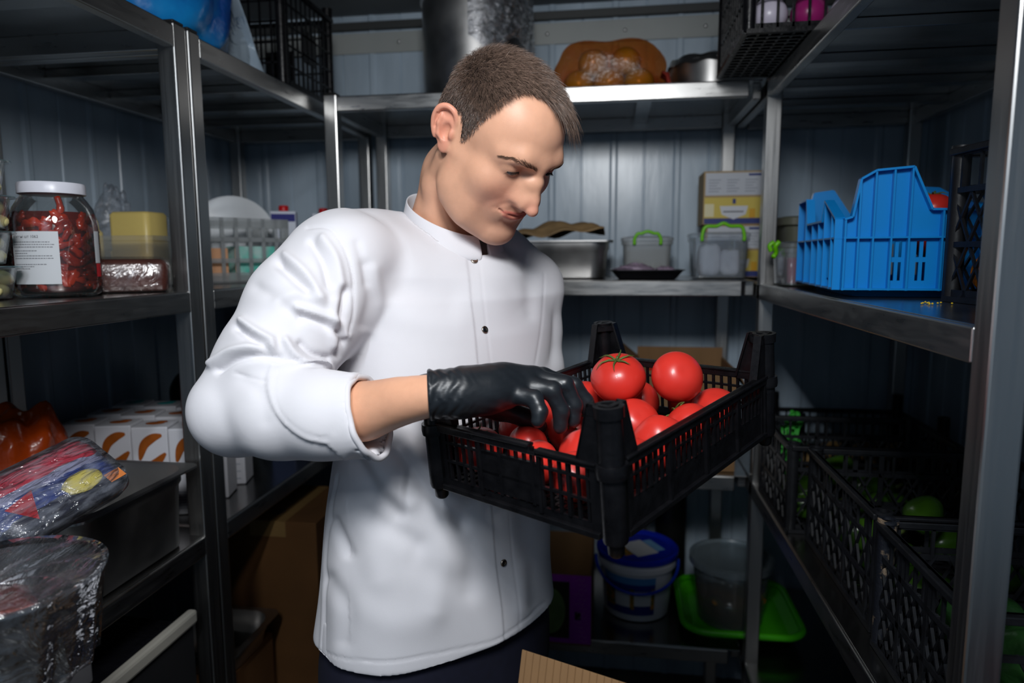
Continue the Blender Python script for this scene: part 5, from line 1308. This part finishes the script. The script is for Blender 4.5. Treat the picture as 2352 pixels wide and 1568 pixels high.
for l,x,y,z,r,top in(('dark red tomato on top in the blue crate, beside the black lattice crate',.562,1.335,.150,.033,1),('tomato in the middle of the blue crate, under the topmost one',.572,1.350,.086,.0305,0),('tomato on the floor of the blue crate, under the other two',.562,1.340,.0415+.004,.0,0)):
    if not r: continue
    o=thing('tomato',l,'tomato',(x,y,zr+z),'tomatoes in the blue crate'); tom_mesh('t',r,90+top).build('flesh',M_TOM,o,smooth=True)
    if top: tom_stem(r,93).build('stem',M_STEM,o,smooth=True)
b=MB(); rg=random.Random(19); c0=atZ(2152,698,zr)
for i in range(12): b.ell((c0[0]+rg.uniform(-.03,.03),c0[1]+rg.uniform(-.022,.022),zr+.0014),(.0016,.0013,.0013),7,5)
tag(b.build('crumbs',mat('yellow_crumb',lin(214,180,40),.6)),'yellow crumbs scattered on the right shelf in front of the black lattice crate','crumbs',None,'stuff')
# ---------------------------------------------------------------- lower left
za=ZL+.012+.0008
pan=gn_pan('deep_steel_pan','deep steel food pan on the lower left shelf, its rim past the edge',(-.915,1.036,za),.244,.312,.152)
M_COFF=mat('brown_swirl_print',lin(158,82,22),.45,noise=.3,nscale=40); M_WCART=mat('white_swirl_carton',lin(206,206,212),.45)
def swirl_carton(label,loc,rz,teal=False):
    t=thing('drink_carton',label,'carton',loc,'white cartons with a brown swirl',rz)
    w,h=.038,.190
    MB().box(-w,w,-w*.9,w*.9,0,h).build('carton_body',M_WCART,t,bevel=.003)
    def stroke(P,r0,y):
        b=MB(); P=cat(P,6); n=len(P); R=[]
        for i,(x,z) in enumerate(P):
            d=P[min(i+1,n-1)]-P[max(i-1,0)]; nn=unit(np.array([-d[1],d[0]])); wd=r0*math.sin(PI*(i+.6)/(n+.2))**.6
            R.append([(x+nn[0]*wd,y,z+nn[1]*wd),(x-nn[0]*wd,y,z-nn[1]*wd)])
        b.rings(R,False,False,False); return b
    y=-w*.9-.0006
    b=stroke([(-.022,.118),(-.012,.150),(.006,.166),(.026,.172)],.010,y); b.mi=0
    for P,r in (([(-.026,.098),(-.008,.100),(.012,.112),(.032,.132)],.010),([(.008,.072),(.018,.078),(.027,.088)],.008)):
        q=stroke(P,r,y-.0002); b.add(q.v[0],q.f)
    b.build('brown_swirl',M_COFF,t)
    b=MB()
    for i in range(7): b.box(-.028,.028-.012*(i%3),y-.0002,y,.050-i*.006,.0525-i*.006)
    b.build('fine_print',mat('faint_ink',lin(160,165,176),.7),t)
    b=MB(); b.ell((0,0,h+.0012),(.020,.012,.0012),18,6); b.ell((.012,.008,h+.0024),(.012,.007,.0012),14,6); b.build('top_print',M_COFF if not teal else mat('teal_top_print',lin(20,150,150),.45),t,smooth=True)
    return t
cols=['rightmost','second from the right','third from the right','fourth from the right']; rows=['front row','second row','third row']
for j in range(3):
    for i in range(4):
        swirl_carton(f'white carton with a brown swirl, {rows[j]}, {cols[i]}',(-.905-i*.087-j*.012,1.335+j*.096,za),math.radians(14),j==2)
t=thing('black_bag','dark plastic bag with a pale knot standing behind the swirl cartons','bag',(-1.13,1.80,za))
b=MB(); lump(b,(0,0,.1255),(.13,.10,.125),51,.12,5,40,28,0,2.4); b.build('bag_body',mat('black_bag_plastic',(.012,.013,.016),.3,bump=.6,bscale=22),t,smooth=True)
b=MB(); lump(b,(.02,-.02,.272),(.030,.028,.030),52,.2,9,24,16,0,2.); b.build('knot',mat('grey_film_knot',lin(120,122,128),.4),t,smooth=True)
# orange bag behind the pan
t=thing('orange_plastic_bag','shiny orange plastic bag slumped behind the deep pan at the left edge','bag',(-1.132,1.118,za))
b=MB(); lump(b,(0,0,.1305),(.080,.092,.130),61,.13,6,60,40,0,2.6); b.build('bag_body',mat('orange_bag_plastic',lin(196,72,12),.24,noise=.3,nscale=8,bump=.7,bscale=20,spec=.6),t,smooth=True)
# wrapped red and blue package propped on the pan
pc=atD(112,1130,.92); ax1=unit(atD(262,1040,.98)-atD(30,1165,.86)); up_=unit(np.array([.42,-.50,.75])); up_=unit(up_-ax1*(up_@ax1)); ax2=np.cross(up_,ax1)
t=thing('wrapped_package','film-wrapped red and blue package propped on the deep pan','package',pc,R=np.array([ax1,ax2,up_]).T)
L,W,H=.168,.104,.044
def pcol():
    m=bpy.data.materials.new('package_print'); m.use_nodes=True; N=m.node_tree.nodes; K=m.node_tree.links; bs=N['Principled BSDF']; bs.inputs['Roughness'].default_value=.35
    co=N.new('ShaderNodeTexCoord'); sp=N.new('ShaderNodeSeparateXYZ'); K.new(co.outputs['Object'],sp.inputs[0]); nz=N.new('ShaderNodeTexNoise'); nz.inputs['Scale'].default_value=26; K.new(co.outputs['Object'],nz.inputs['Vector'])
    a=N.new('ShaderNodeMath'); a.operation='MULTIPLY_ADD'; a.inputs[1].default_value=.022; K.new(nz.outputs['Fac'],a.inputs[0]); K.new(sp.outputs['Y'],a.inputs[2])
    mr=N.new('ShaderNodeMapRange'); mr.inputs['From Min'].default_value=-.055; mr.inputs['From Max'].default_value=.078; K.new(a.outputs[0],mr.inputs['Value'])
    r=N.new('ShaderNodeValToRGB'); r.color_ramp.interpolation='CONSTANT'; e=r.color_ramp.elements
    e[0].position=0; e[0].color=(*lin(14,18,40),1); e[1].position=.30; e[1].color=(*lin(36,56,120),1)
    for p,c in((.50,(150,150,176)),(.60,(190,40,60)),(.90,(150,22,40))): q=e.new(p); q.color=(*lin(*c),1)
    K.new(mr.outputs['Result'],r.inputs['Fac']); K.new(r.outputs['Color'],bs.inputs['Base Color']); return m
b=MB(); b.rings([rr(L-2*i,W-2*i,.02,6,z=z) for i,z in((.02,-H*.45),(.004,-H*.3),(0,0),(.004,H*.3),(.02,H*.42))]); b.build('package_body',pcol(),t,smooth=True,auto=60)
MB().prism([(-.062,-.005),(-.022,.004),(-.042,-.040)],H*.425,H*.432).build('red_triangle',mat('red_print',lin(180,14,24),.35),t)
b=MB(); lump(b,(.030,-.022,H*.43),(.026,.017,.0035),70,.1,6,24,10,0,2.); b.build('yellow_print',mat('yellow_print',lin(214,196,90),.4),t,smooth=True)
MB().box(.055,.078,-.046,-.030,H*.425,H*.43).build('orange_print',mat('orange_print',lin(206,120,60),.5),t)
b=MB(); b.rings([rr(L+.006-2*i,W+.006-2*i,.024,8,z=z) for i,z in((.02,-H*.5),(.002,-H*.34),(-.002,0),(.001,H*.36),(.016,H*.50),(.05,H*.53))]); b.build('cling_film',film('tight_cling_wrap',(.95,.96,1.),.03,.10,bump=.8,bscale=36.,cloud=.22,ccol=(.75,.80,.92),cscale=70,fres=.8,stretch=(.5,1.6,1)),t,smooth=True)
# film-covered bowl of meat in the near corner, on a small table below the frame
bc_=atD(-14,1330,.69); zt_=1.012
t=thing('side_table','small steel side table at the left edge, carrying the film-covered bowl','table',(bc_[0],bc_[1],0))
MB().box(-.07,.05,-.06,.06,zt_-.03,zt_-.001).build('table_top',M_PAN,t,bevel=.003)
for x in(-.055,.035):
    for y in(-.045,.045): MB().box(x-.012,x+.012,y-.012,y+.012,0,zt_-.03).build('leg',M_ST,t)
t=thing('bowl','steel bowl of raw meat covered in cling film at the bottom left corner','bowl',(bc_[0],bc_[1],zt_))
MB().lathe([(.045,0),(.05,.002),(.075,.05),(.092,.112),(.098,.113),(.098,.116),(.090,.115),(.072,.05),(.046,.006),(0,.006)],48,cap1=False).build('bowl_body',M_PAN,t,auto=50)
b=MB(); rg=random.Random(12)
for k in range(9): lump(b,(rg.uniform(-.042,.042),rg.uniform(-.042,.042),rg.uniform(.05,.085)),(.030,.024,.018),80+k,.15,6,18,12,0,2.)
b.build('raw_meat',mat('raw_meat',lin(176,96,84),.25,noise=.4,nscale=30,spec=.6),t,smooth=True)['kind']='stuff'
b=MB()
def cf(u,v):
    a=u*2*PI; 
    if v<.5: r=.099*v*2; z=.121-.012*(1-(v*2)**2)+.002*math.sin(9*a+20*v)
    else:
        w=(v-.5)*2; r=.1005-.022*w+.006*math.sin(8*a)*w+.004*math.sin(19*a+3)*w; z=.120-.105*w+.006*math.sin(5*a)*w
    return (r*math.cos(a),r*math.sin(a),z)
b.grid(cf,90,26); b.build('cling_film',film('bowl_cling_wrap',(.90,.91,.94),.02,.08,bump=.55,bscale=26.,cloud=.10,ccol=(.7,.75,.85),cscale=40,fres=.7,stretch=(1.6,.5,1)),t,smooth=True)
# under the left shelf
zb_=ZB+.0008
t=thing('polystyrene_box','white-edged box under black film on the bottom left shelf','box',(-1.03,.97,zb_))
MB().box(-.215,.215,-.20,.20,0,.345).build('box_body',mat('black_wrapped_side',(.02,.02,.022),.4),t,bevel=.006)
b=MB()
for a in(((-.215,-.20),(.215,-.20)),((.215,-.20),(.215,.20)),((-.215,.20),(-.215,-.20))): b.bar((*a[0],.360),(*a[1],.360),.020,.028)
b.build('foam_rim',mat('white_foam',lin(168,164,154),.7),t,bevel=.006)
b=MB(); b.grid(lambda u,v:(-.19+.38*u,-.175+.35*v,.359+.022*math.sin(PI*u)*math.sin(PI*v)+.006*math.sin(11*u+6*v)*math.sin(9*v)),40,36); b.build('black_film',mat('black_film',(.006,.006,.008),.16,bump=.9,bscale=26,spec=.7),t,smooth=True)
t=printbox('cardboard_box','plain cardboard box on the floor under the left rack, carrying a steel pan','box',(-.995,1.285,.0005),.165,.21,.52,M_CARDD)
gn_pan('steel_pan','steel pan on a cardboard box at the foot of the left double post',(-.905,1.390,.5215),.200,.215,.06)
# tall cardboard box
t=printbox('cardboard_box','tall brown cardboard box with a taped top, on the floor behind the double post','box',(-.985,1.530,.0005),.265,.262,.795,M_CARDD)
MB().box(.09,.185,-.0012,.2622,.7952,.7958).build('tape',mat('pale_tape',lin(150,116,70),.5),t); MB().box(.09,.185,-.0012,-.0004,.755,.7955).build('tape',mat('pale_tape',lin(150,116,70),.5),t)
b=MB(); b.tube([(.1375+.016*math.cos(a),.06+.016*math.sin(a),.7962) for a in np.linspace(0,2*PI,24)],.0012,4); b.tube([(.1215,.06,.7962),(.1535,.06,.7962)],.0012,4); b.tube([(.1375,.044,.7962),(.1375,.076,.7962)],.0012,4); b.build('printed_mark',M_INK,t)
t=printbox('carton','dim blue-grey carton on the lower left shelf, just past the double post','box',(-.93,1.30+.42,za),.07,.09,.17,mat('slate_carton',lin(60,72,104),.5))
t=printbox('carton','dark maroon carton on the lower left shelf, left of the white jacket','box',(-.93,1.88,za),.10,.16,.11,mat('maroon_carton',lin(52,16,20),.5))
# ---------------------------------------------------------------- lower back shelves
zc=ZL-.012+.0008
t=thing('cardboard_box','open cardboard box of tomatoes with a barcode label on the lower back shelf','box',(.075,1.835,zc))
w,d,h=.252,.27,.27; b=MB(); b.box(0,w,0,.004,0,h); b.box(0,w,d-.004,d,0,h+.03); b.box(0,.004,.0041,d-.0041,0,h); b.box(w-.004,w,.0041,d-.0041,0,h); b.box(.0041,w-.0041,.0041,d-.0041,0,.004); b.build('box_wall',M_CARD,t,bevel=.001)
MB().add([(0,.002,h),(.004,d-.002,h),(-.05,d-.01,h+.045),(-.052,.012,h+.045)],[(0,1,2,3)]).build('flap',M_CARD,t,solid=.003)
MB().add([(w,.002,h),(w,d-.002,h),(w+.03,d-.01,h-.05),(w+.03,.012,h-.05)],[(0,1,2,3)]).build('flap',M_CARD,t,solid=.003)
face(t,'white_label',.120,.235,.020,.115,M_PAPER)
b=MB(); rg=random.Random(2); x=.186
while x<.222: wd=rg.uniform(.0008,.0024); b.box(x,x+wd,-.0014,-.0010,.070,.100); x+=wd+rg.uniform(.0008,.002)
for i in range(4): b.box(.130,.130+rg.uniform(.02,.045),-.0014,-.001,.036+i*.015,.041+i*.015)
b.build('barcode',M_INK,t)
for i,(x,y,l) in enumerate([(.06,.07,'front left'),(.128,.07,'front middle'),(.195,.07,'front right'),(.06,.18,'back left'),(.128,.18,'back middle'),(.195,.18,'back right')]):
    o=thing('tomato',f'dim tomato in the open cardboard box on the back shelf, {l}','tomato',(.075+x,1.835+y,zc+.232),'tomatoes in the cardboard box'); tom_mesh('t',.0325,50+i).build('flesh',M_TOM,o,smooth=True)
MB().box(.0045,.2475,.0045,.2655,.185,.2).build('paper_pad',M_CARD,t)
t=thing('green_bottle','green plastic bottle on the lower back shelf, right of the cardboard box','bottle',(.318,2.165,zc))
MB().lathe([(.032,0),(.036,.004),(.036,.12),(.030,.15),(.014,.175),(.014,.2),(.016,.2),(.016,.215),(0,.216)],28).build('bottle_body',mat('green_plastic',lin(30,130,40),.35),t,auto=40)
zd=ZB+.0008
t=thing('fruit_box','purple printed fruit box with a melon picture on the bottom back shelf','box',(-.232,1.765,zd))
w,d,h=.185,.29,.205; M_PUR=mat('purple_print',lin(170,56,196),.5,noise=.12,nscale=30); b=MB(); b.box(0,w,0,.004,0,h); b.box(0,w,d-.004,d,0,h); b.box(0,.004,.0041,d-.0041,0,h); b.box(w-.004,w,.0041,d-.0041,0,h); b.box(.0041,w-.0041,.0041,d-.0041,0,.004); b.build('box_wall',M_CARD,t,bevel=.001)
face(t,'purple_panel',.001,w-.001,.006,h-.002,M_PUR); face(t,'dark_picture',.008,.125,.020,h-.022,mat('dark_print',lin(40,40,26),.5),-.0012)
MB().prism([(.072+.042*math.cos(a),.098+.066*math.sin(a)) for a in np.linspace(0,2*PI,36,endpoint=False)],0,.0004,M=np.array([[1,0,0],[0,0,-1],[0,1,0]]),off=(0,-.0013,0)).build('melon_picture',mat('melon_print',lin(120,150,90),.5,noise=.3,nscale=16),t)
face(t,'white_corner_print',.035,.060,h-.020,h-.004,mat('pale_print',lin(214,216,222),.5),-.0018); face(t,'dark_hole',.140,.156,.075,.098,mat('dark_hole',(.004,.004,.004),.9),-.0012)
b=MB(); rg=random.Random(6)
for i in range(14): 
    z=.012+i*.0135; x=.135+rg.uniform(0,.02); b.tube(cat([(x,-.0014,z),(x+.008,-.0014,z+.005),(x+.016,-.0014,z-.001),(x+.022,-.0014,z+.006)],4),.0008,4)
b.build('pale_scribble',mat('lilac_print',lin(190,120,200),.5),t)
# bucket with blue lid
t=thing('plastic_bucket','white plastic bucket with a blue lid on the bottom back shelf','bucket',(.082,2.005,zd))
MB().lathe([(.092,0),(.096,.003),(.108,.150),(.116,.151),(.116,.166),(.110,.167),(.111,.180)],56).build('bucket_body',mat('white_bucket',lin(206,208,216),.4),t,auto=40)
MB().lathe([(.113,.1805),(.121,.1805),(.122,.193),(.116,.197),(.104,.193),(.100,.189),(0,.189)],56,cap0=True,cap1=False).build('blue_lid',mat('blue_lid',lin(16,40,176),.3),t,auto=40)
rb=lambda z:.096+.012*(z/.150)+.0009
def bandgrid(name,a0,a1,z0,z1,m,off=0.): 
    b=MB(); b.grid(lambda u,v:((rb(z0+(z1-z0)*v)+off)*math.cos(a0+(a1-a0)*u),(rb(z0+(z1-z0)*v)+off)*math.sin(a0+(a1-a0)*u),z0+(z1-z0)*v),20,2); return b.build(name,m,t,smooth=True)
f0=-PI/2-.12
bandgrid('printed_label',f0-.95,f0+.62,.022,.118,mat('label_blue_print',lin(24,44,130),.45)); bandgrid('white_panel',f0-.55,f0-.10,.046,.096,M_PAPER,.0004); bandgrid('white_panel',f0+.02,f0+.50,.052,.098,M_PAPER,.0004)
bandgrid('fruit_print',f0-.10,f0+.02,.040,.104,mat('fruit_print',lin(200,130,30),.5,noise=.6,nscale=70,col2=lin(30,90,40)),.0005); bandgrid('fruit_print',f0+.50,f0+.61,.040,.104,mat('fruit_print',(1,1,1)),.0005); bandgrid('fruit_print',f0-.93,f0-.56,.040,.104,mat('fruit_print',(1,1,1)),.0005)
bandgrid('sky_band',f0-.95,f0+.62,.118,.140,mat('sky_band',lin(70,130,190),.45),.0003)
MB().tube([(.1225*math.cos(a),.1225*math.sin(a),.158-.058*max(0,math.sin(PI*(a+PI)/PI))) for a in np.linspace(-PI,0,40)],.0045,8).build('handle',mat('blue_handle',lin(20,60,190),.35),t,smooth=True)
M3=rotm('z',.55)
MB().box(-.036,.036,-.060,.040,.1893,.1897,M=M3).build('lid_label',M_PAPER,t); MB().box(-.066,-.037,-.04,.03,.1893,.1897,M=M3).build('lid_print',mat('fruit_print',(1,1,1)),t); MB().box(.037,.066,-.05,.03,.1893,.1897,M=M3).build('lid_print',mat('sky_print',lin(120,170,214),.5),t)
# green tray with the clear bucket
t=thing('serving_tray','bright green plastic tray under the clear bucket on the bottom shelf','tray',(.372,1.995,zd))
M_GT=mat('green_tray_plastic',lin(70,190,16),.35); b=MB(); b.rings([rr(.26,.27,.05,6,z=z) for z in(.0,.004)]); b.rings([rr(.26,.27,.05,8,z=.004),rr(.32,.325,.06,8,z=.026)],False,False); b.build('tray_floor',M_GT,t,smooth=True,auto=40)
P=rr(.325,.330,.062,9,z=.030); b=MB(); b.tube(P,.010,10,closed=True); b.build('tray_rim',M_GT,t,smooth=True)
t=thing('clear_bucket','clear lidded bucket of brown pickles standing on the green tray','bucket',(.352,1.975,zd+.005))
MB().lathe([(.088,0),(.092,.003),(.108,.165),(.114,.166),(.114,.178)],56,cap1=False).build('bucket_wall',film('bucket_plastic',(.86,.90,.92),.16,.12,ccol=(.5,.58,.62)),t,auto=40)
MB().lathe([(.116,.168),(.119,.168),(.119,.188),(.110,.190),(.106,.184),(0,.184)],56,cap1=False).build('lid',film('bucket_lid_plastic',(.75,.82,.86),.40,.18,ccol=(.36,.44,.48)),t,auto=40)
MB().lathe([(.085,.004),(.0885,.007),(.0985,.095),(0,.096)],48,cap1=False).build('brown_brine',mat('brown_brine',lin(120,84,24),.15,noise=.5,nscale=18,coat=.4),t,smooth=True)
b=MB(); rg=random.Random(15)
for k in range(11):
    a=-PI/2+rg.uniform(-1.2,1.2); r=.094; b.ell((r*math.cos(a),r*math.sin(a),.085+rg.uniform(-.012,.012)),(.008,.006,.009),10,7)
b.build('floating_pieces',mat('amber_pickle',lin(206,150,60),.25,noise=.5,nscale=50,col2=lin(150,80,20)),t,smooth=True)['kind']='stuff'
for l,x,y,r,h,m in(('black pot on the bottom back shelf, behind the clear bucket',.195,2.178,.048,.30,mat('black_pot',(.008,.008,.009),.4)),('grey canister on the bottom back shelf, behind the blue-lidded bucket',.075,2.178,.042,.30,mat('grey_canister',lin(120,122,120),.45))):
    t=thing('pot' if 'pot' in l else 'canister',l,'pot',(x,y,zd)); b=MB(); b.lathe([(r*.94,0),(r,.006),(r,h),(r*1.04,h+.002),(r*1.04,h+.008),(r*.9,h+.018),(0,h+.02)],36); b.build('pot_wall',m,t,auto=40)
    MB().lathe([(.008,h+.02),(.006,h+.028),(.013,h+.033),(0,h+.038)],16).build('knob',m,t,smooth=True)
# cardboard box in the foreground with its flap up
fa=atD(1185,1585,.80); t=thing('cardboard_box','cardboard box at the bottom of the photo with a ribbed flap sticking up','box',(-.11,.60,.0005))
MB().box(0,.27,0,.215,0,.905).build('box_body',M_CARD,t,bevel=.002)
p0,p1,p2=atD(1186,1600,.79),atD(1199,1491,.805),atD(1470,1579,.77); p3=p2+(p0-p1)*1.1; p0=p1+(p0-p1)*1.1
q=np.array([p0,p1,p2,p3]); nn=unit(np.cross(p2-p1,p0-p1)); b=MB(); b.add(np.vstack([q,q+nn*.004]),[(0,1,2,3),(7,6,5,4),(0,4,5,1),(1,5,6,2),(2,6,7,3),(3,7,4,0)])
o=b.build('flap',M_CARD,t,world=True,bevel=.0008)
b=MB(); 
for i in range(16):
    u=(i+.7)/16.5; a=p1+(p2-p1)*u; e=a+(p0-p1)*.95; d=nn*(.0042 if (nn@(CAM-a))>0 else -.0004); b.tube([a+d,e+d],.0006,4)
b.build('corrugation_ridges',M_CARD,t,world=True)
# ---------------------------------------------------------------- camera, lamp, world
cam=bpy.data.cameras.new('camera'); co=bpy.data.objects.new('camera',cam); COL.objects.link(co); SC.camera=co
cam.sensor_width=36; cam.lens=36*FPX/IW; cam.clip_start=.02
mw=Matrix.Identity(4)
for i in range(3):
    mw[i][0]=CM[i,0]; mw[i][1]=CM[i,1]; mw[i][2]=-CM[i,2]; mw[i][3]=CAM[i]
co.matrix_world=mw
cam.dof.use_dof=True; cam.dof.focus_distance=.92; cam.dof.aperture_fstop=3.4
def aim(o,loc,tgt):
    o.location=loc; o.rotation_euler=(Vector(tgt)-Vector(loc)).to_track_quat('-Z','Y').to_euler()
lamp=thing('studio_lamp','round reflector lamp head hanging from the ceiling above the camera','lamp',(0,0,0))
LP=np.array([.0,.04,2.05]); LT=np.array([-.28,1.05,1.52])
ax=unit(LT-LP); 
q=Vector((0,0,-1)).rotation_difference(Vector(ax)).to_matrix(); Rm=np.array(q)
lamp.location=tuple(LP)
b=MB().lathe([(.05,.14),(.06,.13),(.10,.03),(.135,-.02),(.13,-.02),(.095,.03),(.05,.10),(.0,.10)],32,(0,0,0),cap0=True,cap1=False,M=Rm)
b.build('lamp_reflector',mat('lamp_black',(.02,.02,.02),.5),lamp,smooth=True)
MB().tube([-ax*.14,-ax*.14+np.array([0,0,.05]),(-ax[0]*.14,-ax[1]*.14,ZC-LP[2]-.001)],.012,10).build('lamp_stem',mat('lamp_black',(.02,.02,.02),.5),lamp)
ld=bpy.data.lights.new('lamp_light','SPOT'); lo=bpy.data.objects.new('lamp_light',ld); COL.objects.link(lo)
ld.energy=62; ld.spot_size=math.radians(112); ld.spot_blend=1.; ld.shadow_soft_size=.15; ld.color=(.97,.985,1.)
aim(lo,tuple(LP+ax*.0),tuple(LT)); lo['label']='lamp light'
# fill lamp added behind the camera to lift the shadows, shaped as a tube
tub=thing('added_fill_tube','added fill lamp, shaped as a dim tube on the ceiling behind the camera','lamp',(-.25,-.40,ZC-.03))
MB().box(-.03,.03,-.35,.35,.0,.03).build('fill_tube_housing',mat('lamp_white',(.7,.7,.7),.4),tub)
MB().tube([(0,-.33,-.014),(0,.33,-.014)],.013,12).build('fill_tube',mat('fill_tube_glow',(.75,.85,1.),.4,emit=4.),tub,smooth=True)
al=bpy.data.lights.new('fill_light','AREA'); ao=bpy.data.objects.new('fill_light',al); COL.objects.link(ao)
al.shape='RECTANGLE'; al.size=.05; al.size_y=.65; al.energy=12.; al.color=(.86,.93,1.); ao.location=(-.25,-.40,ZC-.06)  # soft fill from the added tube, out of view
w=bpy.data.worlds.new('world'); SC.world=w; w.use_nodes=True
w.node_tree.nodes['Background'].inputs[0].default_value=(.35,.5,.75,1); w.node_tree.nodes['Background'].inputs[1].default_value=.05
vs=SC.view_settings; vs.view_transform='Standard'; vs.look='None'; vs.gamma=1.; vs.use_curve_mapping=False; vs.exposure=0.
SC.cycles.max_bounces=8; SC.cycles.transparent_max_bounces=24; SC.cycles.caustics_reflective=False; SC.cycles.caustics_refractive=False
SC.cycles.use_denoising=True
SC.cycles.sample_clamp_indirect=4.
